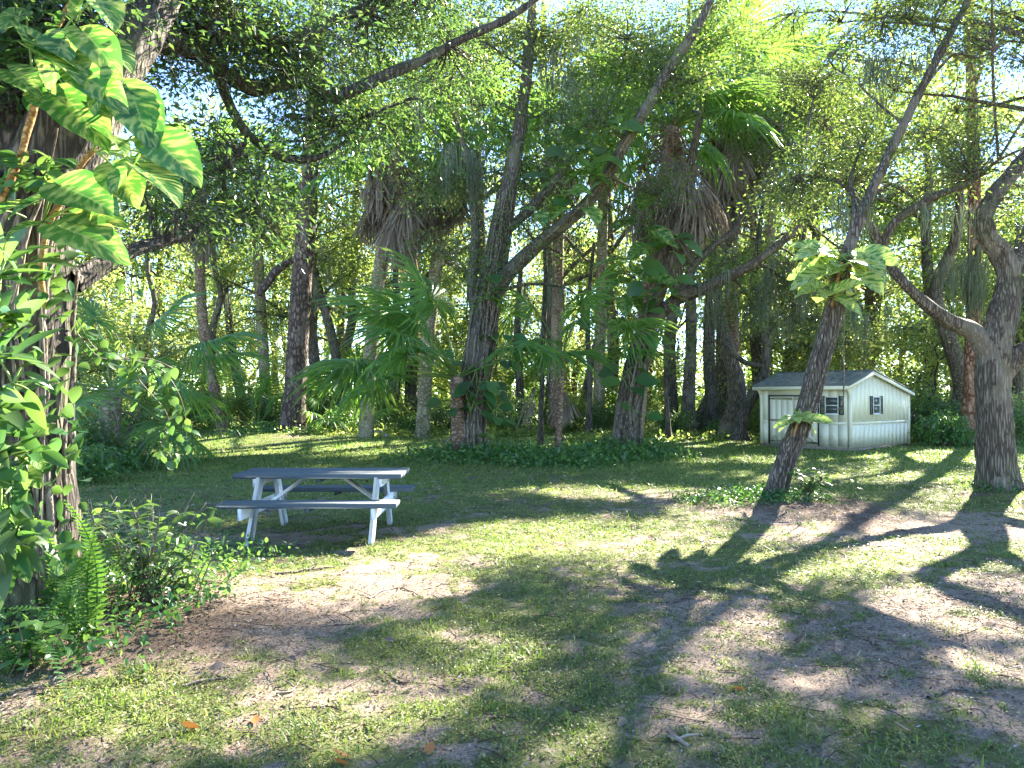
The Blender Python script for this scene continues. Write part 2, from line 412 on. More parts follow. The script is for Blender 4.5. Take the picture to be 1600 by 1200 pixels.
def paint_mat(name, col, worn=.0, grain=(3, 40, 40), wcol=(.3, .27, .23), rough=.5, bump=.25, var=1.0, splash=False):
    m = NT(name); f = m.noise(m.coord(grain), 1, 5, .6); b = m.noise(m.coord((5, 5, 5)), 1, 4, .6)
    c = m.mix(f, tuple(x * (1 - .14 * var) for x in col), tuple(min(.9, x * (1 + .06 * var)) for x in col))
    w = m.ramp(m.math('ADD', m.math('MULTIPLY', f, .5), m.math('MULTIPLY', b, .5)), [(.56, (0, 0, 0)), (.68, (1, 1, 1))])
    c = m.mix(m.math('MULTIPLY', w, worn), c, wcol)
    c = m.mix(m.math('MULTIPLY', m.attr('tint'), .10), c, tuple(x * .75 for x in col))
    if splash:   # soil and algae splashed up from the ground
        sx = m.new('ShaderNodeSeparateXYZ'); m.link(m.coord((1, 1, 1)), sx.inputs[0])
        h = m.math('ADD', sx.outputs[2], m.math('MULTIPLY', m.math('SUBTRACT', m.noise(m.coord((4, 4, 9)), 1, 5, .65), .5), .55))
        c = m.mix(m.math('MULTIPLY', m.ramp(h, [(.10, (1, 1, 1)), (.42, (0, 0, 0))]), .55), c, (.22, .21, .12))
        k = m.noise(m.coord((2.2, 2.2, .7)), 1, 5, .7); c = m.mix(m.math('MULTIPLY', m.ramp(k, [(.52, (0, 0, 0)), (.72, (1, 1, 1))]), .25), c, (.42, .43, .28))
    m.set(c, rough, .4); m.bump(f, bump, .004); return m.m
M_TWHITE = paint_mat('white_table_paint', (.78, .79, .78), .5, (30, 30, 3), (.42, .38, .33))
M_TBLUE = paint_mat('slate_blue_table_paint', (.068, .092, .102), .45, (3, 40, 40), (.17, .175, .18), .6)
M_SHED = paint_mat('cream_shed_paint', (.72, .68, .51), .15, (25, 25, 2.5), (.5, .48, .38), bump=.04, var=.25, splash=True)
M_SHUT = paint_mat('dark_shutter_paint', (.03, .04, .035), .1, (20, 20, 20), (.1, .1, .1))
M_FRAME = paint_mat('window_frame_paint', (.66, .66, .60), .1)
M_BLACK = paint_mat('black_door_trim', (.025, .025, .025), .1, (20, 20, 20), (.08, .08, .08))
def bolt_mat():
    m = NT('galvanised_bolt'); m.set(m.mix(m.noise(m.coord((60, 60, 60)), 1, 3), (.18, .15, .12), (.38, .37, .35)), .5, .5); m.p.inputs['Metallic'].default_value = .7; return m.m
M_BOLT = bolt_mat()
def glass_mat():
    m = NT('dark_window_glass'); m.set((.05, .06, .055), .06, .8); return m.m
M_GLASS = glass_mat()
def shingle_mat():
    m = NT('grey_green_shingle'); n = m.noise(m.coord((9, 9, 9)), 1, 6, .7); b = m.noise(m.coord((120, 120, 120)), 1, 2, .6)
    c = m.mix(n, (.07, .085, .078), (.17, .19, .17)); c = m.mix(m.math('MULTIPLY', b, .5), c, (.2, .215, .2))
    m.set(c, .9, .2); m.bump(b, .4, .004); return m.m
M_ROOF = shingle_mat()
def stone_mat():
    m = NT('grey_stone'); n = m.noise(m.coord((7, 7, 7)), 1, 6, .7); m.set(m.ramp(n, [(.3, (.16, .16, .14)), (.7, (.42, .41, .37))]), .9, .2); m.bump(n, .6, .03); return m.m
M_STONE = stone_mat()
def plank_mat():
    m = NT('weathered_plank'); n = m.noise(m.coord((3, 30, 30)), 1, 5, .65); m.set(m.ramp(n, [(.3, (.14, .11, .085)), (.7, (.34, .29, .23))]), .85, .2); m.bump(n, .4, .01); return m.m
M_PLANK = plank_mat()

def ground_mat():
    m = NT('lawn_soil'); co = m.coord((1, 1, 1)); g = m.attr('grass'); l = m.attr('litter')
    big = m.noise(co, 1.7, 5, .6); mid = m.noise(co, 9, 6, .7); fine = m.noise(co, 60, 5, .7); grit = m.noise(co, 240, 3, .6)
    soil = m.mix(mid, (.23, .16, .10), (.43, .325, .225))
    soil = m.mix(m.ramp(fine, [(.42, (1, 1, 1)), (.56, (0, 0, 0))]), soil, (.10, .07, .055))
    soil = m.mix(m.math('MULTIPLY', grit, .45), soil, (.44, .36, .30))
    lit_ = m.mix(fine, (.07, .050, .038), (.24, .17, .125))
    gr = m.mix(fine, (.05, .072, .022), (.15, .17, .055)); gr = m.mix(m.ramp(big, [(.4, (0, 0, 0)), (.65, (1, 1, 1))]), gr, (.155, .17, .05)); gr = m.mix(m.ramp(g, [(.80, (0, 0, 0)), (1.0, (1, 1, 1))]), gr, m.mix(fine, (.10, .15, .03), (.22, .27, .06)))
    lf = m.math('ADD', l, m.math('MULTIPLY', m.math('SUBTRACT', mid, .5), .9)); lf = m.ramp(lf, [(.42, (0, 0, 0)), (.60, (1, 1, 1))])
    gf = m.math('ADD', g, m.math('MULTIPLY', m.math('SUBTRACT', mid, .5), 1.1)); gf = m.ramp(gf, [(.40, (0, 0, 0)), (.62, (1, 1, 1))])
    c = m.mix(lf, soil, lit_); c = m.mix(m.math('MULTIPLY', gf, .9), c, gr)
    m.set(c, .95, .12)
    m.bump(m.math('ADD', m.math('MULTIPLY', mid, .5), m.math('ADD', m.math('MULTIPLY', fine, .45), m.math('MULTIPLY', grit, .15))), .9, .035); return m.m
M_GROUND = ground_mat()

# ------------------------------------------------------------------ ground
def ell(x, y, px, py, rx, ry):
    g = G(px, py); d0 = G(px, py + ry)[1]; d1 = G(px, max(py - ry, HOR + 20))[1]
    return np.exp(-(((x - g[0]) / (rx / FPX * g[1])) ** 2 + ((y - (d0 + d1) / 2) / ((d1 - d0) / 2)) ** 2))
def grass_density(x, y):
    x = np.asarray(x, float); y = np.asarray(y, float)
    d = 0.50 + (n2(x, y, .55, 3, 40) - .5) * .9 + (n2(x, y, 2.4, 2, 44) - .5) * .9 + (n2(x, y, 8, 2, 47) - .5) * 1.0
    d = d + sst(8, 13, y) * .42 + sst(15, 19, y) * .3
    for a, b, rx, ry, k in ((1190, 890, 200, 45, .42), (850, 850, 260, 45, .3), (100, 1150, 170, 70, .25), (1250, 1130, 160, 60, .15), (750, 1010, 130, 40, .2), (950, 1150, 90, 70, .15),
                            (580, 915, 150, 22, -.32), (600, 1085, 170, 45, -.25), (250, 1010, 220, 50, -.5), (430, 965, 150, 30, -.3), (1480, 1030, 300, 110, -.24), (1120, 1010, 110, 40, -.2),
                            (1000, 775, 120, 14, -.5), (450, 690, 60, 7, -.5), (430, 700, 80, 6, -.2), (1470, 820, 170, 20, -.3), (1250, 795, 110, 18, -.5), (690, 1150, 70, 30, -.2), (430, 838, 120, 14, -.4),
                            (80, 960, 190, 50, -.8), (1490, 900, 200, 30, -.15), (1270, 935, 90, 12, .15)):
        d = d + k * ell(x, y, a, b, rx, ry)
    return np.clip(d, 0, 1.2)
def litter_density(x, y):
    d = .32 + (n2(x, y, .9, 3, 60) - .5) * .9
    for a, b, rx, ry, k in ((180, 990, 200, 50, .5), (450, 985, 160, 30, .15), (1250, 795, 140, 22, .8), (1560, 775, 120, 16, .5), (450, 690, 70, 8, .6), (860, 742, 190, 14, .75), (60, 950, 170, 60, .7), (1480, 1080, 300, 110, .12), (430, 1150, 120, 40, .3)):
        d = d + k * ell(x, y, a, b, rx, ry)
    return np.clip(d, 0, 1)

def axis(segs):
    out = [segs[0][0]]
    for a, b, st in segs:
        n = max(1, int(round((b - a) / st))); out += list(a + (b - a) * (np.arange(n) + 1) / n)
    return np.array(out)
ys = axis([(-300, -20, 40), (-20, 2.4, 1.5), (2.4, 6, .045), (6, 9, .07), (9, 14, .14), (14, 40, .5), (40, 120, 4), (120, 900, 60)])
xs = axis([(-900, -100, 60), (-100, -16, 4), (-16, -5, .35), (-5, 5, .07), (5, 16, .35), (16, 100, 4), (100, 900, 60)])
gx, gy = np.meshgrid(xs, ys)
gz = gh(gx, gy) * sst(300, 60, np.hypot(gx, gy))
near = sst(16, 10, gy) * sst(1, 2, gy)
gz = gz + near * ((n2(gx, gy, 3.5, 3, 70) - .5) * .06 + (n2(gx, gy, 11, 2, 74) - .5) * .036)
nv = len(xs); i = np.arange(len(ys) - 1)[:, None] * nv; j = np.arange(nv - 1)[None]
Q = np.stack([i + j, i + j + 1, i + nv + j + 1, i + nv + j], -1).reshape(-1, 4)
gme = mesh_np('ground', np.stack([gx, gy, gz], -1).reshape(-1, 3), Q, M_GROUND, None, True)
for nm, fn in (('grass', grass_density), ('litter', litter_density)):
    a = gme.attributes.new(nm, 'FLOAT', 'POINT'); a.data.foreach_set('value', fn(gx, gy).ravel().astype(np.float32))
ground = inst('ground', gme); tag(ground, kind='structure')
def gz_at(x, y):
    near = sst(16, 10, y) * sst(1, 2, y)
    return gh(x, y) + near * ((n2(x, y, 3.5, 3, 70) - .5) * .06 + (n2(x, y, 11, 2, 74) - .5) * .036)

def scatter(n, y0, y1, margin=1.0):
    """n points, uniform over the ground seen between depths y0 and y1."""
    u = RNG.random(n); y = np.sqrt(y0 ** 2 + u * (y1 ** 2 - y0 ** 2)); hw = y * .70 + margin
    return (RNG.random(n) * 2 - 1) * hw, y

def make_grass():
    mb = MB()
    for n, y0, y1, hh, ww in ((150000, 2.9, 5.5, .024, .0032), (140000, 5.5, 9.5, .028, .0055), (110000, 9.5, 16, .036, .009), (120000, 16, 34, .06, .018)):
        x, y = scatter(n, y0, y1); d = grass_density(x, y)
        clump = n2(x, y, 9, 2, 90)
        k = RNG.random(n) < np.clip((d - .22) * 1.15, 0.02, 1) * (.35 + 1.0 * sst(.35, .65, clump)); x, y, d = x[k], y[k], d[k]; N = len(x)
        P = np.stack([x, y, gz_at(x, y) - .004], -1)
        az = RNG.random(N) * 6.283; el = np.radians(RNG.normal(38, 24, N).clip(4, 88)); D = np.stack([np.cos(az) * np.cos(el), np.sin(az) * np.cos(el), np.sin(el)], -1)
        L = hh * RNG.lognormal(0, .42, N) * (.7 + .6 * d); Wb = ww * RNG.uniform(.7, 1.5, N)
        S = np.stack([-np.sin(az), np.cos(az), 0 * az], -1) + RNG.normal(0, .3, (N, 3)); S = unit(S) * Wb[:, None]
        tip = P + D * L[:, None]; tip[:, 2] -= L * .12; mid = P + D * L[:, None] * .55 + np.array([0, 0, 1]) * (L * .08)[:, None]
        t = np.clip(.25 + (n2(x, y, .8, 2, 95) - .5) * .7 + RNG.normal(0, .17, N) + (RNG.random(N) < .16) * .4 + sst(.7, .3, d) * .18 - sst(14, 19, y) * .10, 0, 1)
        V = np.stack([P - S, P + S, mid + S * .8, mid - S * .8, tip], 1)
        b = (np.arange(N) * 5)[:, None, None]
        if y0 < 5:
            mb.add(V.reshape(-1, 3), (np.array([[0, 1, 2, 3]])[None] + b).reshape(-1, 4), (np.array([[3, 2, 4]])[None] + b).reshape(-1, 3), np.repeat(t, 5))
        else:
            V = V[:, [0, 1, 4]]; b = (np.arange(N) * 3)[:, None, None]
            mb.add(V.reshape(-1, 3), None, (np.array([[0, 1, 2]])[None] + b).reshape(-1, 3), np.repeat(t, 3))
    # small broad weed leaves lying low in the lawn
    for n, y0, y1, L0 in ((150000, 2.9, 6, .015), (120000, 6, 12, .024), (50000, 12, 22, .05)):
        x, y = scatter(n, y0, y1); d = grass_density(x, y); k = RNG.random(n) < np.clip((d - .25) * 1.3, 0, 1) * sst(.3, .6, n2(x, y, 5, 2, 99)); x, y = x[k], y[k]; N = len(x)
        P = np.stack([x, y, gz_at(x, y) + RNG.uniform(.004, .03, N)], -1); az = RNG.random(N) * 6.283
        D = np.stack([np.cos(az), np.sin(az), RNG.normal(.15, .3, N)], -1); Nn = RNG.normal(0, .35, (N, 3)) + [0, 0, 1]
        leaves(mb, P, D, Nn, L0 * RNG.uniform(.6, 1.5, N), L0 * .62 * RNG.uniform(.7, 1.3, N), np.clip(.36 + RNG.normal(0, .2, N), 0, 1))
    # taller tufts standing out of the lawn
    for px, py, n_, h_ in ((765, 1095, 40, .13), (745, 1110, 24, .10), (460, 1160, 46, .12), (525, 1130, 30, .10), (250, 1060, 40, .11), (690, 1105, 20, .10), (985, 1145, 24, .10), (1130, 1010, 26, .10), (1050, 960, 22, .09), (1310, 935, 26, .10), (600, 1050, 20, .08),
                           (1480, 990, 18, .09), (300, 1150, 40, .10), (60, 1150, 50, .12), (160, 1110, 40, .10), (1240, 1160, 46, .10), (1330, 1130, 30, .09), (900, 1180, 36, .10), (1000, 1060, 24, .09), (640, 1010, 24, .08), (840, 1030, 30, .08), (1520, 1170, 20, .08), (380, 1180, 40, .11), (930, 1020, 26, .08)):
        g = G(px, py); a_ = RNG.random(n_) * 6.283; r_ = .09 * RNG.random(n_) ** .5; x = g[0] + np.cos(a_) * r_ * 1.5; y = g[1] + np.sin(a_) * r_; z = gz_at(x, y) - .005
        L = h_ * RNG.uniform(.45, 1.1, n_); el = np.radians(RNG.uniform(35, 85, n_)); az = a_ + RNG.normal(0, .6, n_); D = np.stack([np.cos(az) * np.cos(el), np.sin(az) * np.cos(el), np.sin(el)], -1); P = np.stack([x, y, z], -1)
        S = np.stack([-np.sin(az), np.cos(az), 0 * az], -1) * .0022; mid = P + D * L[:, None] * .55; tip = P + D * L[:, None] + np.stack([np.cos(az), np.sin(az), -.9 + 0 * az], -1) * (L * .22)[:, None]
        V = np.stack([P - S, P + S, mid + S * .9, mid - S * .9, tip], 1); b = (np.arange(n_) * 5)[:, None, None]
        mb.add(V.reshape(-1, 3), (np.array([[0, 1, 2, 3]])[None] + b).reshape(-1, 4), (np.array([[3, 2, 4]])[None] + b).reshape(-1, 3), np.repeat(np.clip(RNG.normal(.3, .18, n_), 0, 1), 5))
    o = inst('grass', mb.mesh('grass', M_GRASS)); tag(o, 'short patchy grass and low weeds over the sandy lawn', 'grass', kind='stuff')
make_grass()

def make_litter():
    mb = MB()
    for n, y0, y1, L0 in ((90000, 2.9, 6.5, .023), (45000, 6.5, 13, .036), (12000, 13, 30, .08)):
        x, y = scatter(n, y0, y1); l = litter_density(x, y); k = RNG.random(n) < np.clip(l * 1.25 - .08, .05, .85); x, y = x[k], y[k]; N = len(x)
        P = np.stack([x, y, gz_at(x, y) + RNG.uniform(.001, .014, N)], -1); az = RNG.random(N) * 6.283
        D = np.stack([np.cos(az), np.sin(az), RNG.normal(.05, .25, N)], -1); Nn = RNG.normal(0, .45, (N, 3)) + [0, 0, 1]
        leaves(mb, P, D, Nn, L0 * RNG.lognormal(-.1, .5, N), L0 * .42 * RNG.uniform(.5, 1.4, N), np.clip(RNG.normal(.38, .28, N), 0, 1))
    # thin broken twigs among the leaves
    x, y = scatter(2600, 2.9, 12); N = len(x); az = RNG.random(N) * 6.283; L = RNG.uniform(.05, .30, N)
    A = np.stack([x, y, gz_at(x, y) + .006], -1); Cc = np.stack([x + np.cos(az) * L, y + np.sin(az) * L, 0 * x], -1); Cc[:, 2] = gz_at(Cc[:, 0], Cc[:, 1]) + RNG.uniform(.004, .03, N)
    Bm = (A + Cc) / 2 + RNG.normal(0, .02, (N, 3)); Bm[:, 2] = np.maximum(Bm[:, 2], .5 * (A + Cc)[:, 2] + .004)
    many_tubes(mb, A, Bm, Cc, .0035, .0015, 3, 4, np.repeat(RNG.uniform(0, .6, N), 12))
    o = inst('leaf_litter', mb.mesh('leaf_litter', M_LITTER)); tag(o, 'brown dead leaves and twigs scattered over the bare soil', 'leaf litter', kind='stuff')
make_litter()

# ------------------------------------------------------------------ shed
def build_shed():
    K = np.array([9.69, 21.2, 0.0]); u = np.array([.8, .6, 0]); v = np.array([-.6, .8, 0])      # u along the gable wall, v along the front wall
    z0 = float(gh(K[0], K[1]))
    rz = math.atan2(.6, .8)
    root = empty('garden_shed', K, 'small cream wooden shed with dark roof and black shutters', 'shed', None, rz)
    # local axes: x along the gable wall (away), y along the front wall (left/back). Outside of the gable wall is -y, of the front wall -x
    LX, LY, XR = 3.58, 2.96, 1.19
    def roofz(x): return 1.96 + (2.32 - 1.96) * x / XR if x < XR else 2.32 + (1.72 - 2.32) * (x - XR) / (LX - XR)
    P = lambda name, mb, mat, par=root, sm=False: inst(name, mb.mesh(name, mat, sm), par)
    mb = MB(); mb.box((.03, .03, -.15), (LX - .03, LY - .03, .10)); P('floor_base', mb, M_PLANK)
    # gable wall: upright boards with open joints over a backing panel
    zb = .08
    def gwall(y_in, y_out, nm, full):
        mb = MB(); ya, yb = sorted((y_in, y_out))
        X = np.array([0.04, XR, LX - .04]); 
        V = [(x, y, z) for y in (ya, yb) for x, z in ((X[0], zb), (X[2], zb), (X[2], roofz(X[2]) - .05), (XR, roofz(XR) - .05), (X[0], roofz(X[0]) - .05))]
        mb.add(V, [(0, 5, 6, 1), (1, 6, 7, 2), (2, 7, 8, 3), (3, 8, 9, 4), (4, 9, 5, 0)], [(0, 1, 2), (0, 2, 3), (0, 3, 4), (5, 7, 6), (5, 8, 7), (5, 9, 8)])
        return P(nm, mb, M_SHED)
    gw = gwall(.006, .06, 'gable_wall', True)
    nb = 14; bw = (LX - .16) / nb
    wx0, wx1, wz0, wz1 = 1.28, 1.66, 1.03, 1.56      # window hole in the gable wall
    for k in range(nb):
        a, b = .08 + k * bw + .0012, .08 + (k + 1) * bw - .0012
        mb = MB(); za, zc = roofz(a) - .06, roofz(b) - .06; t = random.random()
        spans = [(.10, .74), (.815, None)]
        for s0, s1 in spans:
            top = (za, zc) if s1 is None else (s1, s1)
            V = [(x, y, z) for y in (0.0, .028) for x, z in ((a, s0), (b, s0), (b, top[1]), (a, top[0]))]
            if s1 is None and a < XR < b:
                V = [(x, y, z) for y in (0.0, .028) for x, z in ((a, s0), (b, s0), (b, top[1]), (a, top[0]))]
            mb.add(V, [(0, 1, 2, 3), (7, 6, 5, 4), (0, 4, 5, 1), (1, 5, 6, 2), (2, 6, 7, 3), (3, 7, 4, 0)], None, t)
        P('siding_board', mb, M_SHED, gw)
    mb = MB(); mb.box((.08, -.012, .742), (LX - .08, .004, .813)); P('belt_trim', mb, M_SHED, gw)
    for x in (0.0, LX - .08):
        mb = MB(); mb.box((x, -.02, .06), (x + .078, .058, roofz(min(max(x, 0), LX)) - .06)); P('corner_trim', mb, M_SHED, gw)
    # front wall
    mb = MB(); mb.box((.006, .085, zb), (.06, LY - .04, 1.9)); fw = P('front_wall', mb, M_SHED)
    def at(px): k = (px - 800) / FPX; return (9.69 - 21.2 * k) / (.6 + .8 * k)
    yd0, yd1 = at(1277), at(1203)
    yy = [(.085, yd0 - .07), (yd1 + .07, LY - .085)]
    for (a, b) in yy:
        n = max(1, int(round((b - a) / .27))); w = (b - a) / n
        for k in range(n):
            mb = MB(); t = random.random()
            for s0, s1 in ((.10, .74), (.815, 1.88)): mb.box((0, a + k * w + .0012, s0), (.028, a + (k + 1) * w - .0012, s1), None, t)
            P('siding_board', mb, M_SHED, fw)
        mb = MB(); mb.box((-.012, a, .742), (.004, b, .813)); P('belt_trim', mb, M_SHED, fw)
    mb = MB(); mb.box((0, yd0 - .06, 1.61), (.028, yd1 + .06, 1.88)); P('siding_board', mb, M_SHED, fw)
    mb = MB(); mb.box((-.02, LY - .08, .06), (.058, LY, 1.9)); P('corner_trim', mb, M_SHED, fw)
    # back and left wall
    mb = MB(); mb.box((LX - .055, .06, zb), (LX - .02, LY - .06, 1.66)); P('back_wall', mb, M_SHED)
    gwall(LY - .05, LY - .02, 'far_gable_wall', False)
    # double door with black surround, braces and hinges
    mb = MB(); e = .045
    mb.box((-.012, yd0 - .055, .08), (.03, yd0 - .01, 1.60)); mb.box((-.012, yd1 + .01, .08), (.03, yd1 + .055, 1.60)); mb.box((-.012, yd0 - .008, 1.555), (.03, yd1 + .008, 1.60)); P('door_frame', mb, M_BLACK)
    ym = (yd0 + yd1) / 2
    for a, b, s in ((yd0 + .005, ym - .006, 1), (ym + .006, yd1 - .005, -1)):
        mb = MB(); mb.box((-.004, a, .11), (.026, b, 1.545)); dr = P('door', mb, M_SHED)
        n = 4; w = (b - a - .02) / n
        for k in range(n):
            mb = MB(); mb.box((-.014, a + .01 + k * w + .004, .12), (-.0045, a + .01 + (k + 1) * w - .004, 1.535), None, random.random()); P('door_board', mb, M_SHED, dr)
        for z in (.13, .78, 1.45):
            mb = MB(); mb.box((-.030, a + .012, z), (-.0145, b - .012, z + .075), None, 0, .004); P('door_rail', mb, M_SHED, dr)
        mb = MB(); p0 = np.array([-.0225, (a if s > 0 else b) + s * .05, .20]); p1 = np.array([-.0225, (b if s > 0 else a) - s * .05, .78]); dd = p1 - p0; Ln = np.linalg.norm(dd)
        mb.box((0, -.035, -.007), (Ln, .035, .007), frame(dd, (1, 0, 0), p0)); P('door_brace', mb, M_SHED, dr)
        hy = a if s > 0 else b
        for z in (.165, .815, 1.485):
            mb = MB(); y1 = hy + s * .17; mb.box((-.036, min(hy - s * .04, y1), z - .012), (-.0305, max(hy - s * .04, y1), z + .012)); P('hinge', mb, M_BLACK, dr)
    mb = MB(); mb.box((-.05, ym + .03, .84), (-.031, ym + .05, .98), None, 0, .004); P('door_handle', mb, M_BLACK)
    # windows
    def window(axis, c, w, z0, z1):
        def bx(m, a, b, za, zb, o0, o1):
            if axis == 'x': m.box((a, o0, za), (b, o1, zb))
            else: m.box((o0, a, za), (o1, b, zb))
        a, b = c - w / 2, c + w / 2
        m = MB(); f = .026
        bx(m, a, a + f, z0, z1, -.035, -.002); bx(m, b - f, b, z0, z1, -.035, -.002); bx(m, a + f, b - f, z1 - f, z1, -.035, -.002); bx(m, a + f, b - f, z0, z0 + f, -.035, -.002); bx(m, a + f, b - f, (z0 + z1) / 2 - .014, (z0 + z1) / 2 + .014, -.033, -.002)
        wd = P('window', m, M_FRAME)
        for za, zb2 in ((z0 + f, (z0 + z1) / 2 - .014), ((z0 + z1) / 2 + .014, z1 - f)):
            m = MB(); bx(m, a + f, b - f, za, zb2, -.016, -.004); P('pane', m, M_GLASS, wd)
        m = MB(); bx(m, a - .02, b + .02, z0 - .035, z0 - .002, -.06, -.002); P('sill', m, M_FRAME, wd)
        for s in (-1, 1):
            m = MB(); p, q = (a - .155, a - .012) if s < 0 else (b + .012, b + .155)
            bx(m, p, p + .022, z0 - .02, z1 + .02, -.03, -.002); bx(m, q - .022, q, z0 - .02, z1 + .02, -.03, -.002)
            for zz in (z0 - .02, (z0 + z1) / 2 - .012, z1 - .004): bx(m, p + .022, q - .022, zz, zz + .024, -.03, -.002)
            sh = P('shutter', m, M_SHUT)
            ns = 12
            for k in range(ns):
                zz = z0 + .008 + (z1 - z0 - .016) * k / ns; m = MB(); bx(m, p + .022, q - .022, zz, zz + (z1 - z0) / ns * .62, -.024, -.006); P('slat', m, M_SHUT, sh)
    window('x', 1.47, .42, 1.04, 1.55)
    window('y', (at(1283) + at(1317)) / 2, .42, 1.04, 1.55)
    # roof: overlapping shingle courses on two slopes, fascia and curved eave bracket
    def slope(x0, z0_, x1, z1_, n, nm):
        rb = MB(); L = math.hypot(x1 - x0, z1_ - z0_); dx, dz = (x1 - x0) / L, (z1_ - z0_) / L; nx, nz = -dz, dx
        if nz < 0: nx, nz = -nx, -nz
        V = [(x0 + nx * o + (dx * L if e else 0), y, z0_ + nz * o + (dz * L if e else 0)) for y in (-.12, LY + .12) for e in (0, 1) for o in (-.03, 0)]
        rb.add(V, [(0, 1, 3, 2), (4, 6, 7, 5), (0, 4, 5, 1), (2, 3, 7, 6), (1, 5, 7, 3), (0, 2, 6, 4)]); r = P(nm, rb, M_ROOF)
        for k in range(n):
            c = MB(); a0, a1 = L * k / n, L * (k + 1) / n + .02; a1 = min(a1, L); yk = -.13; 
            while yk < LY + .13:
                w = random.uniform(.26, .36); y2 = min(yk + w, LY + .13); t0 = .016 + random.uniform(0, .004)
                V = [(x0 + dx * a + nx * o, y, z0_ + dz * a + nz * o) for a, o in ((a0, .002), (a0, t0), (a1, .003)) for y in (yk + .003, y2 - .003)]
                c.add(V, [(0, 2, 3, 1), (2, 4, 5, 3)], [(0, 4, 2), (1, 3, 5)], random.random()); yk = y2
            P('shingle_course', c, M_ROOF, r)
        return r
    slope(-.25, roofz(-.25), XR, 2.33, 10, 'front_roof'); slope(LX + .1, roofz(LX + .1), XR, 2.33, 15, 'back_roof')
    mb = MB(); mb.box((XR - .07, -.13, 2.327), (XR + .07, LY + .13, 2.354)); P('ridge_cap', mb, M_ROOF)
    mb = MB(); mb.box((-.27, -.10, roofz(-.25) - .13), (-.245, LY + .10, roofz(-.25) - .025)); P('fascia', mb, M_SHED)
    mb = MB(); mb.box((-.244, -.06, roofz(-.25) - .125), (.0, LY + .06, roofz(-.25) - .105)); P('soffit', mb, M_SHED)
    for y in (-.025, LY - .035):
        mb = MB(); n = 9; V = []
        for k in range(n + 1):
            a = math.pi / 2 * k / n; V += [(-.235 + .235 * math.sin(a), yy_, roofz(-.25) - .126 - .34 * (1 - math.cos(a)) ) for yy_ in (y, y + .05)]
        V += [(-.001, y, roofz(-.25) - .126), (-.001, y + .05, roofz(-.25) - .126)]
        e = len(V) - 2; Qs = [(2 * k, 2 * k + 1, 2 * k + 3, 2 * k + 2) for k in range(n)]; Ts = [(2 * k, 2 * k + 2, e) for k in range(n)] + [(2 * k + 3, 2 * k + 1, e + 1) for k in range(n)]
        mb.add(V, Qs, Ts); P('eave_bracket', mb, M_SHED)
    for (xa, xb) in ((-.26, XR), (XR, LX + .1)):
        mb = MB(); za, zb_ = roofz(xa), roofz(xb); 
        for y0 in (-.118, LY + .09):
            V = [(x, y, z + o) for x, z in ((xa, za), (xb, zb_)) for y in (y0, y0 + .025) for o in (-.125, -.034)]
            mb.add(V, [(0, 1, 5, 4), (2, 6, 7, 3), (0, 4, 6, 2), (1, 3, 7, 5), (0, 2, 3, 1), (4, 5, 7, 6)])
        P('barge_board', mb, M_SHED)
    root.location.z = z0 + .02
build_shed()

# ------------------------------------------------------------------ picnic table
def build_table():
    cx, cyy = -2.19, 8.67; g = float(gh(cx, cyy)) - .01
    root = empty('picnic_table', (cx, cyy, g), 'picnic table with slate blue planks on white a-frame legs', 'picnic table', None, math.radians(.6))
    P = lambda name, mb, mat, par=root: inst(name, mb.mesh(name, mat), par)
    top = MB(); top.box((-.02, -.33, .645), (.02, .33, .690), None, 0, .003); tp = P('tabletop', top, M_TBLUE)
    L = .945
    for k in range(5):
        y = -.375 + k * .15; mb = MB(); e = random.uniform(-.004, .004); mb.box((-L + e, y + .006, .692), (L + e, y + .144, .745 + random.uniform(-.002, .002)), None, random.random(), .004); P('plank', mb, M_TBLUE, tp)
    for s in (-1, 1):
        b = MB(); b.box((-.02, s * .69 - .12, .38), (.02, s * .69 + .12, .4265), None, 0, .003); bn = P('bench', b, M_TBLUE)
        for k in (0, 1):
            y = s * .69 - .142 + k * .142; mb = MB(); mb.box((-L - .01, y + .005, .428), (L + .01, y + .137, .482 + random.uniform(-.002, .001)), None, random.random(), .004); P('plank', mb, M_TBLUE, bn)
    for sx in (-1, 1):
        X = sx * .66
        for s in (-1, 1):
            p0 = np.array([X, s * .67, -.02]); p1 = np.array([X, s * .285, .70]); d = p1 - p0; Ln = np.linalg.norm(d); mb = MB()
            mb.box((0, -.078, -.022), (Ln, .078, .022), frame(d, (1, 0, 0), p0), random.random(), .004); P('leg', mb, M_TWHITE)
        mb = MB(); Xo = X + sx * .0425; mb.box((Xo - .02, -.83, .30), (Xo + .02, .83, .4265), None, random.random(), .004); P('crossbar', mb, M_TWHITE)
        mb = MB(); mb.box((Xo - .02, -.36, .60), (Xo + .02, .36, .6905), None, random.random(), .004); P('cleat', mb, M_TWHITE)
        for y_, z_ in ((.545, .365), (-.545, .365), (.335, .645), (-.335, .645)):
            mb = MB(); xo = Xo + sx * .0205; tube(mb, np.array([[xo, y_, z_], [xo + sx * .008, y_, z_]]), [.012, .011], 8); P('bolt', mb, M_BOLT)
        p0 = np.array([X - sx * .02, 0, .375]); p1 = np.array([X - sx * .47, 0, .697]); d = p1 - p0; mb = MB(); mb.box((0, -.035, -.02), (np.linalg.norm(d), .035, .02), frame(d, (0, 1, 0), p0) @ np.array([[1, 0, 0, 0], [0, 0, 1, 0], [0, -1, 0, 0], [0, 0, 0, 1.]]), random.random(), .003); P('brace', mb, M_TWHITE)
build_table()

# ------------------------------------------------------------------ tree maker
def path(pts, radii, step):
    """pts: (px, py, depth) as seen in the photo -> dense world polyline with radii."""
    P = np.array([np.append(W(*p), r) for p, r in zip(pts, radii)]); Q = catmull(P, step); return Q[:, :3], np.maximum(Q[:, 3], .004)

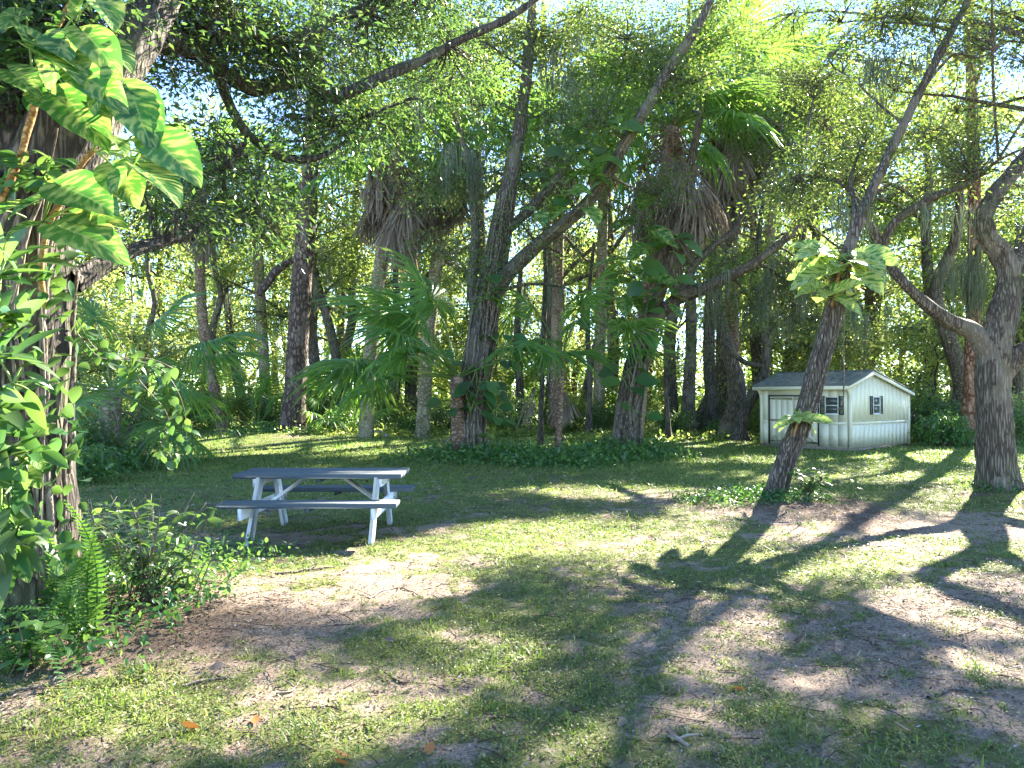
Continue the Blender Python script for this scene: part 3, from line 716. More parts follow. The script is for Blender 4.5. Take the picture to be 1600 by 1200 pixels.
def clumps_to_leaves(mb, Cn, per, spread, L, Wd, shape, tint0, tvar, droop=.3, cull=True, rng=RNG):
    N = len(Cn); idx = np.repeat(np.arange(N), per)
    P = Cn[idx] + rng.normal(0, 1, (len(idx), 3)) * spread
    if cull:
        k = rng.random(len(P)) > lit(P) * .985; P, idx = P[k], idx[k]
    out = unit(P - Cn[idx] + rng.normal(0, .05, P.shape)); n = len(P)
    D = out + rng.normal(0, .5, (n, 3)); D[:, 2] -= droop
    Nn = rng.normal(0, .55, (n, 3)) + [0, 0, .9]
    ct = rng.normal(0, tvar * .7, N)
    t = np.clip(tint0 + ct[idx] + rng.normal(0, tvar, n), 0, 1)
    sc = rng.lognormal(0, .25, n)
    leaves(mb, P, D, Nn, L * sc, Wd * sc, t, shape)

def build_tree(name, label, cat, trunks, blobs, bark, leafmat, leaf=(.075, .034), per=70, spread=(.33, .33, .15), shape=4, group=None,
               seg=14, ridge=.012, rf=3, flare=.35, seed=1, tint=.4, tvar=.16, limb_r=.045, moss=None, cull=True, step=.22, world_blobs=None, ls=1.6, sub=True, cullb=True):
    """trunks: list of (pts, radii); the first is the trunk. blobs: (px,py,d,rx,ry,rz,n clumps)."""
    rng = np.random.default_rng(seed); nodes, nr = [], []
    tb = MB(); base = None
    for k, (pts, rad) in enumerate(trunks):
        P, R = path(pts, rad, step if k == 0 else step * 1.3)
        if base is None: base = P[0].copy()
        tube(tb, P, R, seg if k == 0 else max(7, int(seg * .6)), ridge * (1 if k == 0 else .6), rf, flare if k == 0 else 0, seed + k, tint=.5, ls=ls)
        a = len(P) // 4 if k == 0 else 0
        nodes.append(P[a:]); nr.append(R[a:])
    root = empty(name, (base[0], base[1], float(gh(base[0], base[1]))), label, cat, group)
    part('trunk', tb, bark, root, True)
    nodes = np.concatenate(nodes); nr = np.concatenate(nr)
    allC = []
    bl = [(W(a, b, d), np.array([rx, ry, rz]), n) for a, b, d, rx, ry, rz, n in blobs] + [(np.array(c, float), np.array(r, float), n) for c, r, n in (world_blobs or [])]
    for c, r, n in bl:
        dist = np.linalg.norm(nodes - c, axis=1) + .35 * np.maximum(0, nodes[:, 2] - c[2]); q = int(dist.argmin()); a = nodes[q]; g = dist[q]
        lim = [a]; bw = MB(); limb = None
        if g > .6:
            mid = (a + c) / 2 + rng.normal(0, .10 * g, 3) + [0, 0, .10 * g]
            t = np.linspace(0, 1, max(4, int(g / .35)))[:, None]; cur = a * (1 - t) ** 2 + 2 * mid * t * (1 - t) + c * t ** 2
            w = np.cumsum(rng.normal(0, .035, cur.shape), 0) * t; cur = cur + w
            r0 = min(nr[q] * .7, limb_r * (.6 + .2 * g)); limb = (cur, r0); lim = cur
        lim = np.asarray(lim)
        if cull and cullb and g > .6 and lit(lim[len(lim) // 2:]).mean() > .6: continue
        if limb: tube(bw, limb[0], np.linspace(limb[1], .014, len(limb[0])), 7, 0, tint=.5)
        z = rng.normal(0, 1, (n, 3)); z = unit(z) * (rng.random(n) ** .45)[:, None]
        Cn = c + z * r
        gap = vnoise(Cn / np.array([1.1, 1.1, .6]) + seed * 3.1, 5); Cn = Cn[gap > .30 + .0 * Cn[:, 0]]
        if cull and cullb and len(Cn): Cn = Cn[rng.random(len(Cn)) > lit(Cn)]
        if not len(Cn): continue
        D2 = np.linalg.norm(Cn[:, None] - lim[None], axis=2) - np.linspace(0, .2, len(lim))[None]; A = lim[D2.argmin(1)]
        if cull and cullb: k_ = lit((A + Cn) / 2) < .6; A, Cn = A[k_], Cn[k_]
        if not len(Cn): continue
        Bm = (A + Cn) / 2 + rng.normal(0, .12, Cn.shape) + [0, 0, .08]
        many_tubes(bw, A, Bm, Cn, .013, .004, 4, 5, .5)
        if leaf[0] < .07:
            q_ = np.repeat(Cn, 3, 0); e_ = q_ + rng.normal(0, 1, q_.shape) * np.array(spread) * 1.5; many_tubes(bw, q_, (q_ + e_) / 2 + rng.normal(0, .03, q_.shape), e_, .004, .0015, 3, 4, .5)
        allC.append(Cn); part('branch', bw, bark, root, True)
    if allC:
        lb = MB(); Cn = np.concatenate(allC); clumps_to_leaves(lb, Cn, per, np.array(spread), leaf[0], leaf[1], shape, tint, tvar, cull=cull, rng=rng)
        part('crown', lb, leafmat, root)
    if moss:
        mp = []
        for (c, r, n, Lm) in moss:
            p = W(*c) + rng.normal(0, 1, (n, 3)) * np.array(r) * .6; mp.append((p, Lm))
        for p, Lm in mp:
            for q in p[lit(p) < .5]:
                mbm = MB(); ns = rng.integers(10, 18); A = q + rng.normal(0, 1, (ns, 3)) * [.07, .07, .05]; Ln = Lm * rng.uniform(.4, 1.2, ns)
                Cc = A + np.stack([rng.normal(0, .05, ns), rng.normal(0, .05, ns), -Ln], -1); Bm = (A + Cc) / 2 + rng.normal(0, .05, A.shape)
                many_tubes(mbm, A, Bm, Cc, .010, .003, 3, 6, np.repeat(rng.random(ns), 18)); part('moss_tuft', mbm, M_MOSS, root)
    return root

# ------------------------------------------------------------------ palm fronds
def frond_mesh(kind, seed):
    """Fan palm leaf: petiole along +X from the origin, then a fan of narrow leaf fingers."""
    rng = np.random.default_rng(seed); mb = MB()
    dead = kind == 'dead'
    Lp = {'open': 1.25, 'young': 1.85, 'dead': .7}[kind]; Ls = {'open': .95, 'young': 1.05, 'dead': 1.15}[kind]
    t = np.linspace(0, 1, 9); arch = {'open': -.22, 'young': -.18, 'dead': -.35}[kind]
    P = np.stack([Lp * t, 0 * t, .10 * np.sin(t * 2) + arch * t ** 2.2], -1)
    tube(mb, P, np.linspace(.026, .011, 9), 5, tint=.85 if not dead else .6)
    e = P[-1]; dr = unit(P[-1] - P[-2]); side = np.array([0, 1, 0.]); up = np.cross(dr, side); up = up / np.linalg.norm(up)
    if up[2] < 0: up = -up
    if dead: dr = unit(np.array([.22, 0, -1.])); up = unit(np.array([1., 0, .22]))
    ns = 38; amax = math.radians(145 if not dead else 30)
    for k in range(ns):
        a = -amax + 2 * amax * (k + .5) / ns; da = 2 * amax / ns
        c = 1 - .25 * abs(a) / amax; L = Ls * c * rng.uniform(.9, 1.06)
        costa = .30 * max(0, math.cos(a))              # the midrib carries the middle fingers further out
        o = e + dr * costa * .8 - up * costa * .25
        d = dr * math.cos(a) + side * math.sin(a)
        s = -dr * math.sin(a) + side * math.cos(a)
        st = np.array([.02, .28, .52, .78, 1.0]); wd = np.array([.012, math.tan(da / 2) * .28 * L * 1.05, math.tan(da / 2) * .45 * L, .019, .002])
        droop = rng.uniform(.35, .75) if not dead else rng.uniform(.0, .15)
        curl = -droop * L * (np.clip(st - .35, 0, 1) ** 1.8) * 1.9
        lift = .10 * math.cos(a) * st * L * (0 if dead else 1) - .22 * abs(math.sin(a)) ** 2 * st * L * .6
        ctr = o + d[None] * (st * L)[:, None] + up[None] * lift[:, None]
        ctr[:, 2] += curl; ctr += s[None] * (rng.normal(0, .05) * st ** 2 * L)[:, None]
        if dead: ctr += rng.normal(0, .05, (1, 3)) * st[:, None] * 2; ctr[:, 0] += .05 * np.sin(st * 5 + k)
        tw = .55 if k % 2 else -.55
        V = np.concatenate([ctr - s * wd[:, None] + up * (wd * tw)[:, None], ctr + s * wd[:, None] - up * (wd * tw)[:, None]])
        Q = [(j, j + 5, j + 6, j + 1) for j in range(4)]
        mb.add(V, Q, None, np.tile(np.clip((.35 if not dead else .45) + rng.normal(0, .12) + st * (.12 if not dead else .2), 0, 1), 2))
    return mb.mesh('palm_frond' if not dead else 'dead_frond', M_PALM if not dead else M_DEAD)
F_OPEN = [frond_mesh('open', s) for s in (1, 2, 3)]; F_YOUNG = [frond_mesh('young', s) for s in (4, 5, 6)]; F_DEAD = [frond_mesh('dead', s) for s in (7, 8, 9)]

def add_fronds(root, c, n, nd, kind, scale, rng, el0=78, el1=-25, daz=None, deadlen=1.0):
    c = np.array(c) - np.array(root.location)
    for k in range(n):
        az = k * 2.399 + rng.normal(0, .25) if daz is None else daz + rng.normal(0, 1.25)
        f = (k + .5) / n; el = math.radians(el0 + (el1 - el0) * f ** .8 + rng.normal(0, 6))
        X = np.array([math.cos(az) * math.cos(el), math.sin(az) * math.cos(el), math.sin(el)]); Z = np.array([-math.cos(az) * math.sin(el), -math.sin(az) * math.sin(el), math.cos(el)])
        Z = Z + np.cross(X, Z) * rng.normal(0, .22)
        inst('frond', (F_OPEN if kind == 'open' else F_YOUNG)[rng.integers(3)], root, frame(X, Z, c + X * .12, scale * rng.uniform(.82, 1.1)))
    for k in range(nd):
        az = k * 2.399 + 1 + rng.normal(0, .3); el = math.radians(rng.uniform(-50, 5)); h = rng.uniform(-.75, .0) * deadlen
        X = np.array([math.cos(az) * math.cos(el), math.sin(az) * math.cos(el), math.sin(el)]); Z = np.array([-math.cos(az) * math.sin(el), -math.sin(az) * math.sin(el), math.cos(el)])
        inst('dead_frond', F_DEAD[rng.integers(3)], root, frame(X, Z, c + [math.cos(az) * .16, math.sin(az) * .16, h], scale * rng.uniform(.7, 1.05)))

def palm(label, pts, radii, bark, n, nd, scale=1.0, kind='open', seed=1, group=None, el0=78, el1=-25, deadlen=1.0, daz=None, name='sabal_palm'):
    rng = np.random.default_rng(seed); P, R = path(pts, radii, .16); tb = MB(); tube(tb, P, R, 12, .006, 2.5, .12, seed, ls=9)
    root = empty(name, (P[0][0], P[0][1], float(gh(P[0][0], P[0][1]))), label, 'palm', group)
    part('trunk', tb, bark, root, True)
    if kind == 'open':   # boots: broken leaf bases under the crown
        bb = MB()
        for k in range(26):
            i = len(P) - 1 - int(k * .45); i = max(i, 0); az = k * 2.4; X = np.array([math.cos(az) * .5, math.sin(az) * .5, .85]); bb.box((0, -.03, -.012), (.30, .03, .012), frame(X, (math.cos(az), math.sin(az), -.5), P[i] + np.array([math.cos(az), math.sin(az), 0]) * R[i] * .9))
        part('leaf_base', bb, M_PTRUNK2, root)
    add_fronds(root, P[-1], n, nd, kind, scale, rng, el0, el1, daz, deadlen)
    return root

# ------------------------------------------------------------------ main trees
OAK = dict(bark=M_BARK, leafmat=M_OAK)
# big oak at the left edge, its limbs arching over the lawn
DAP = 0.0
build_tree('live_oak', 'massive dark oak trunk with vines beside the ferns, left of the picnic table', 'tree',
    [([(12, 1010, 5.1), (25, 850, 5.1), (30, 620, 5.1), (35, 450, 5.1), (72, 280, 5.1), (150, 140, 5.2), (225, 40, 5.4), (275, -80, 5.7), (330, -260, 6.2)], [.46, .40, .37, .335, .31, .245, .19, .17, .14]),
     ([(212, 55, 5.4), (290, 70, 6.2), (340, 108, 7.0), (398, 138, 7.6), (462, 126, 8.0), (520, 150, 8.4), (600, 118, 8.8), (660, 95, 9.2), (720, 62, 9.6), (790, 30, 10), (850, -10, 10.4), (930, -70, 11)], [.13, .11, .10, .095, .09, .085, .08, .075, .07, .065, .055, .04]),
     ([(335, 105, 7.0), (372, 190, 7.4), (415, 232, 7.7), (462, 250, 8.0), (512, 240, 8.3), (545, 215, 8.6)], [.07, .06, .055, .05, .04, .02]),
     ([(50, 400, 5.15), (45, 280, 5.2), (38, 170, 5.3), (20, 40, 5.4), (0, -120, 5.6)], [.26, .25, .22, .20, .16]),
     ([(110, 440, 5.2), (190, 398, 5.7), (250, 378, 6.1), (300, 367, 6.4)], [.10, .075, .065, .05]),
     ([(275, -80, 5.7), (420, 70, 7.4), (500, 40, 8.2), (600, 0, 9), (700, -60, 10)], [.10, .08, .075, .07, .05]),
     ([(530, 195, 8.4), (600, 170, 9), (650, 150, 9.4)], [.02, .035, .02])],
    [(330, 40, 6.3, .7, .8, .45, 60), (420, 70, 7.2, .8, .8, .40, 50), (300, 160, 6.3, .45, .6, .35, 34), (350, 250, 6.9, .5, .6, .45, 34), (470, 60, 7.6, .8, .9, .4, 44), (480, 190, 8.3, .6, .7, .40, 26),
     (590, 60, 9, 1.0, 1., .45, 60), (560, 200, 9, .7, .8, .45, 44), (640, 180, 9.4, .7, .8, .5, 44), (700, 110, 9.8, .8, .9, .5, 46), (270, 330, 6.6, .5, .5, .3, 24), (540, -60, 8.6, 1.6, 1.4, .5, 40), (180, -60, 6, 1.3, 1.2, .5, 40), (680, 20, 9.8, .8, .9, .4, 40), (240, 100, 6.0, .4, .4, .35, 20), (30, 40, 5.2, .5, .3, .3, 40), (90, 10, 5.0, .5, .3, .25, 30), (-20, 150, 5.0, .3, .3, .3, 24), (60, 90, 4.75, .3, .12, .2, 16), (20, 60, 4.8, .35, .12, .25, 26), (120, 130, 4.9, .2, .1, .15, 10), (260, 210, 6.0, .4, .4, .35, 24), (400, 330, 7.4, .5, .5, .3, 18), (230, 300, 6.0, .35, .4, .3, 18)],
    leaf=(.066, .026), per=66, spread=(.27, .27, .15), seg=40, ridge=.035, rf=7, flare=.3, seed=11, tint=.30, tvar=.17, step=.09, ls=2.2, limb_r=.03, bark=M_BARKD, leafmat=M_OAKD)

DAP = 1.0
build_tree('vine_covered_oak', 'tall oak wrapped in thin vines rising from the ground cover bed behind the picnic table', 'tree',
    [([(732, 724, 18.6), (736, 640, 18.6), (750, 550, 18.6), (763, 470, 18.6), (778, 390, 18.7), (793, 300, 18.8), (808, 220, 19), (822, 120, 19.2), (832, 10, 19.5), (842, -130, 20)], [.50, .40, .36, .36, .30, .24, .20, .17, .14, .10]),
     ([(765, 470, 18.5), (800, 420, 18.3), (850, 375, 18.1), (900, 335, 17.9), (935, 295, 17.8), (985, 210, 17.6), (1010, 170, 17.5), (1050, 100, 17.4), (1085, 50, 17.3), (1130, -40, 17.2)], [.24, .21, .18, .165, .16, .15, .15, .14, .12, .08]),
     ([(782, 370, 18.7), (830, 325, 18.9), (870, 280, 19), (900, 230, 19.2), (960, 150, 19.5)], [.15, .13, .11, .09, .05]),
     ([(748, 520, 18.6), (738, 440, 18.9), (742, 350, 19.2), (730, 250, 19.6), (700, 150, 20)], [.16, .15, .13, .10, .05])],
    [(720, 60, 19.5, 2.2, 1.6, 1.2, 110), (860, 60, 19.5, 2.0, 1.6, 1.1, 90), (980, 60, 18.5, 1.5, 1.5, 1.0, 80), (1080, 130, 18, 1.4, 1.3, 1.0, 84), (660, 150, 19.8, 1.4, 1.2, .7, 56), (700, 300, 19.5, 1.0, 1, .8, 40), (860, 190, 19.4, 1.0, 1.2, .8, 40), (1160, 50, 17.6, 1.3, 1.4, 1.0, 70), (560, 120, 20, 1.5, 1.4, 1.0, 60), (940, -60, 19, 3, 2, 1, 90), (760, 170, 19, 1.0, 1, .7, 36), (820, 280, 19.6, .9, 1, .8, 34), (700, 400, 20.4, .9, .9, .7, 26), (880, 400, 19.4, .9, .9, .7, 26), (960, 330, 19, .8, .9, .7, 28), (800, 330, 17.6, .9, .6, .8, 26), (745, 430, 17.6, .6, .4, .6, 14), (850, 250, 17.6, .9, .6, .7, 26), (930, 180, 17, .8, .6, .6, 26), (740, 60, 18, 1.2, .8, .8, 40), (920, 20, 21, 1.8, 1.6, .9, 80), (1010, 70, 21, 1.5, 1.5, .9, 70), (1120, 20, 20, 1.8, 1.6, .9, 80), (800, -10, 20, 2, 1.6, .8, 70), (620, 20, 20, 1.6, 1.5, .9, 60), (1020, 300, 19, .7, .6, .6, 20), (920, 480, 20, .9, .9, .7, 20)],
    leaf=(.084, .042), per=84, spread=(.40, .40, .24), seg=30, ridge=.03, rf=4, seed=12, tint=.45, tvar=.18, bark=M_BARK2, leafmat=M_OAK, step=.15, flare=.3,
    moss=[((730, 250, 19), (.8, .5, .5), 18, .9), ((680, 150, 19.5), (1, .6, .5), 16, .8), ((870, 130, 19), (.7, .6, .6), 14, .7), ((900, 90, 19), (.9, .6, .4), 10, .6)])

build_tree('vine_covered_oak', 'oak with broad leaved vine and a long limb reaching right towards the shed', 'tree',
    [([(976, 712, 20.4), (980, 650, 20.4), (990, 590, 20.4), (1003, 540, 20.4), (1018, 505, 20.4), (1058, 468, 20.2), (1110, 446, 20.0), (1170, 416, 19.7), (1222, 378, 19.4), (1275, 330, 19.2), (1310, 270, 19)], [.44, .37, .34, .32, .24, .20, .18, .15, .12, .09, .05]),
     ([(1062, 465, 20.2), (1085, 415, 20.4), (1120, 380, 20.6), (1145, 362, 20.8), (1180, 310, 21.2)], [.13, .11, .10, .08, .04]),
     ([(1018, 500, 20.4), (1040, 430, 20.5), (1055, 370, 20.6), (1070, 300, 20.8), (1090, 200, 21), (1110, 80, 21.4)], [.18, .17, .16, .14, .12, .07]),
     ([(1080, 445, 20.1), (1060, 510, 20), (1040, 530, 19.9)], [.05, .035, .02])],
    [(1230, 330, 19.4, 1.3, 1.2, .7, 60), (1240, 230, 20.5, 1.1, 1.3, .8, 60), (1120, 70, 21, 1.6, 1.6, 1.0, 60), (1220, 190, 20.5, 1.4, 1.4, .9, 70), (1150, 400, 20.6, 1.2, 1, .7, 46), (1290, 260, 19.2, 1.2, 1.2, .8, 60), (1250, 420, 19.8, 1.0, 1, .6, 36), (1230, 80, 21, 1.6, 1.6, 1, 70), (1180, 480, 20.4, 1.1, 1, .6, 30), (1260, 500, 20.8, 1.0, 1, .6, 30), (1320, 380, 20, 1.1, 1, .9, 44), (1060, 560, 21.6, .6, .7, .6, 14)],
    leaf=(.084, .042), per=80, spread=(.40, .40, .24), seg=30, ridge=.03, rf=4, seed=13, tint=.42, tvar=.18, bark=M_BARK, leafmat=M_OAK, step=.15, flare=.4,
    moss=[((1160, 420, 20), (1.2, .5, .5), 22, .9), ((1270, 330, 19.4), (.9, .5, .5), 20, .9), ((1240, 420, 20), (1.2, .5, .4), 22, 1.0), ((1320, 470, 20), (.8, .5, .4), 16, 1.1), ((1200, 480, 20.5), (1.0, .5, .3), 12, .8)])

build_tree('leaning_oak', 'slender tree leaning right in front of the shed with a leafy vine at its fork', 'tree',
    [([(1207, 788, 11.2), (1222, 735, 11.2), (1254, 655, 11.2), (1280, 565, 11.2), (1300, 490, 11.2), (1318, 420, 11.25), (1342, 345, 11.3), (1376, 268, 11.4), (1420, 178, 11.5), (1465, 90, 11.6), (1510, 5, 11.8), (1560, -100, 12)], [.19, .165, .155, .155, .15, .13, .095, .085, .08, .075, .065, .05]),
     ([(1326, 395, 11.25), (1335, 330, 11.5), (1330, 280, 11.8), (1345, 230, 12.1)], [.05, .05, .04, .02]),
     ([(1440, 140, 11.55), (1490, 85, 11.4), (1530, 90, 11.3), (1585, 60, 11.1)], [.035, .03, .025, .015]),
     ([(1412, 195, 11.5), (1360, 150, 11.8), (1330, 120, 12)], [.03, .025, .012])],
    [(1400, 30, 12, 1.1, 1.1, .5, 46), (1330, 200, 12.2, .6, .7, .4, 34), (1530, 60, 11.5, .7, .8, .4, 18), (1430, 260, 11.8, .5, .6, .4, 20), (1480, -40, 12, 1.6, 1.5, .5, 44), (1300, 90, 12.4, .7, .8, .45, 34)],
    leaf=(.068, .028), per=60, spread=(.30, .30, .17), seg=28, ridge=.018, rf=4, seed=14, tint=.42, tvar=.2, bark=M_BARK, leafmat=M_OAK, step=.08, flare=.15, ls=2.2,
    moss=[((1400, 100, 11.6), (.5, .3, .3), 14, .35), ((1340, 330, 11.4), (.3, .2, .3), 6, .5)])

build_tree('live_oak', 'thick ridged oak trunk with forked crooked limbs at the right edge of the lawn', 'tree',
    [([(1563, 776, 12.3), (1558, 730, 12.3), (1553, 660, 12.3), (1551, 590, 12.3), (1556, 535, 12.3), (1570, 480, 12.3), (1577, 430, 12.3), (1562, 392, 12.3), (1542, 368, 12.3), (1538, 338, 12.35), (1558, 300, 12.5), (1595, 255, 12.7), (1640, 190, 13), (1680, 60, 13.4)], [.36, .32, .295, .29, .30, .25, .205, .195, .18, .165, .155, .15, .13, .08]),
     ([(1550, 565, 12.3), (1522, 520, 12.25), (1480, 500, 12.2), (1432, 462, 12.1), (1398, 425, 12.1), (1376, 385, 12.1), (1352, 340, 12.1), (1330, 300, 12.2), (1300, 280, 12.4), (1250, 275, 12.7)], [.20, .17, .13, .105, .095, .09, .075, .06, .05, .025]),
     ([(1376, 392, 12.1), (1396, 350, 12), (1430, 325, 11.9), (1470, 303, 11.8), (1510, 288, 11.7), (1560, 250, 11.5)], [.085, .085, .08, .075, .065, .03]),
     ([(1560, 590, 12.3), (1585, 560, 12.2), (1630, 530, 12), (1700, 450, 11.8)], [.2, .19, .17, .12]),
     ([(1576, 440, 12.3), (1590, 400, 12.6), (1620, 330, 13), (1640, 250, 13.5)], [.14, .13, .11, .06])],
    [(1480, 250, 12, 1.1, 1.2, .7, 90), (1570, 210, 12.6, 1.0, 1.2, .7, 80), (1450, 370, 12.6, .7, .8, .5, 44), (1510, 400, 13, .6, .9, .5, 40), (1590, 400, 12.8, .5, .8, .6, 30), (1400, 130, 14, 1.3, 1.2, .6, 70), (1550, 60, 14, 1.2, 1.2, .7, 60), (1500, 170, 14.5, 1.2, 1.2, .7, 70), (1270, 130, 15, 1.1, 1.2, .6, 56), (1330, 20, 14, 1.2, 1.2, .5, 60), (1230, 40, 16, 1.5, 1.3, .7, 70), (1450, -10, 14, 1.4, 1.2, .6, 60), (1590, 180, 14, .9, 1.2, .7, 50), (1390, 210, 15, 1., 1.2, .6, 40), (1300, 190, 15, .9, 1.2, .5, 40), (1280, 250, 12.6, .8, .9, .5, 60), (1240, 310, 12.8, .6, .7, .5, 34), (1600, 100, 13, 1.2, 1.4, .6, 34), (1350, 270, 12.2, .6, .7, .45, 30), (1580, 300, 12.0, .5, .6, .5, 34), (1470, 440, 13.2, .6, .8, .35, 22)],
    world_blobs=[((9, 12.5, 9.2), (3.2, 3.2, 1.2), 170), ((12.5, 12, 7.5), (2.6, 3.2, 1.5), 150), ((10.5, 8.5, 7.2), (2.6, 2.4, 1.2), 130), ((6.5, 9.5, 8.6), (2.4, 2.0, 1.0), 90), ((13.5, 15.5, 8.5), (2.6, 2.6, 1.5), 120), ((8, 6.0, 7.4), (2.2, 1.6, .9), 80)],
    leaf=(.068, .028), per=66, spread=(.32, .32, .18), seg=44, ridge=.030, rf=9, seed=15, tint=.36, tvar=.18, bark=M_BARK, leafmat=M_OAK, step=.07, flare=.28, ls=2.6,
    moss=[((1500, 330, 12.3), (.8, .5, .3), 22, .6), ((1460, 400, 12.6), (.6, .4, .3), 12, .5)])

build_tree('tall_pine', 'tall straight rough barked trunk left of centre standing on a leafy mound', 'tree',
    [([(455, 690, 27.5), (462, 600, 27.5), (470, 460, 27.5), (480, 330, 27.5), (488, 200, 27.5), (496, 60, 27.5), (500, -150, 27.5)], [.55, .42, .40, .37, .33, .30, .22]),
     ([(470, 400, 27.5), (435, 420, 27), (405, 460, 26.6)], [.05, .17, .16]),
     ([(485, 250, 27.5), (460, 180, 27), (440, 130, 26.5)], [.08, .07, .04])],
    [(500, -60, 27.5, 3, 2.5, 1.6, 80), (450, 130, 27, 1.6, 1.5, .8, 44), (430, 320, 27, 1.2, 1.2, .9, 34), (560, 40, 27, 2.0, 2, 1.0, 60)],
    leaf=(.12, .055), per=60, spread=(.45, .45, .25), seg=22, ridge=.03, rf=4, seed=16, tint=.42, bark=M_PINE, leafmat=M_OAK, ls=3)

build_tree('tall_pine', 'reddish pine trunk standing between the shed and the thick right oak', 'tree',
    [([(1514, 694, 23.5), (1517, 600, 23.5), (1522, 440, 23.5), (1522, 280, 23.5), (1517, 120, 23.5), (1512, -80, 23.5)], [.30, .24, .225, .20, .17, .12]),
     ([(1516, 100, 23.5), (1490, 85, 23.2), (1470, 84, 23)], [.09, .08, .04]),
     ([(1518, 140, 23.5), (1532, 110, 23.5), (1530, 60, 23.5)], [.07, .07, .05])],
    [(1520, 200, 23.4, .8, .7, 1.2, 50), (1540, 260, 23.6, 1.5, 1.2, .8, 60), (1470, 150, 23.4, 1.2, 1, .5, 18), (1560, 150, 23.6, 1.0, 1, .5, 16)],
    leaf=(.11, .055), per=60, spread=(.36, .36, .3), seg=20, ridge=.02, rf=4, seed=17, tint=.62, bark=M_PINER, leafmat=M_BACK, ls=3,
    moss=[((1520, 440, 23.3), (.35, .2, 1.2), 26, .9), ((1500, 420, 23), (1.0, .5, .5), 16, 1.0)])

build_tree('crooked_tree', 'dark crooked trunk bent over beside the left end of the shed', 'tree',
    [([(1156, 688, 25), (1158, 660, 25), (1172, 625, 25), (1188, 598, 25), (1196, 565, 25), (1190, 500, 25), (1180, 430, 25.2), (1188, 350, 25.4), (1200, 250, 25.6)], [.26, .22, .21, .19, .15, .12, .11, .09, .05]),
     ([(1196, 572, 25), (1165, 567, 24.9), (1142, 548, 24.8), (1124, 524, 24.8), (1128, 480, 24.8), (1110, 440, 24.8)], [.11, .10, .09, .08, .06, .04]),
     ([(1192, 540, 25), (1215, 500, 25), (1240, 470, 25)], [.06, .05, .03])],
    [(1190, 420, 25.2, 1.5, 1.3, 1.1, 60), (1120, 440, 24.8, 1.1, 1.1, .8, 40), (1250, 440, 25, 1.2, 1.1, .8, 46), (1200, 300, 25.6, 1.6, 1.4, 1.1, 60)],
    leaf=(.11, .055), per=55, spread=(.42, .42, .25), seg=14, ridge=.012, seed=18, tint=.5, bark=M_BARKD, leafmat=M_BACK, flare=.4,
    moss=[((1240, 480, 24.5), (1.0, .6, .4), 14, 1.0), ((1330, 470, 24), (.9, .6, .4), 24, 1.1), ((1380, 520, 24), (.6, .4, .3), 14, .9)])

build_tree('sapling', 'thin dark sapling with a forked top right of the centre vine oak', 'tree',
    [([(1045, 684, 26.5), (1043, 650, 26.5), (1040, 600, 26.5), (1042, 545, 26.5), (1052, 520, 26.5), (1068, 505, 26.5), (1085, 480, 26.5)], [.11, .09, .08, .075, .065, .05, .02]),
     ([(1042, 545, 26.5), (1030, 510, 26.5), (1022, 470, 26.6)], [.04, .03, .015])],
    [(1070, 500, 26.5, .8, .8, .5, 16), (1040, 620, 26.4, .5, .5, .3, 10)], leaf=(.13, .075), per=34, spread=(.3, .3, .2), seg=9, ridge=.004, seed=19, tint=.6, bark=M_BARKD, leafmat=M_BACK)

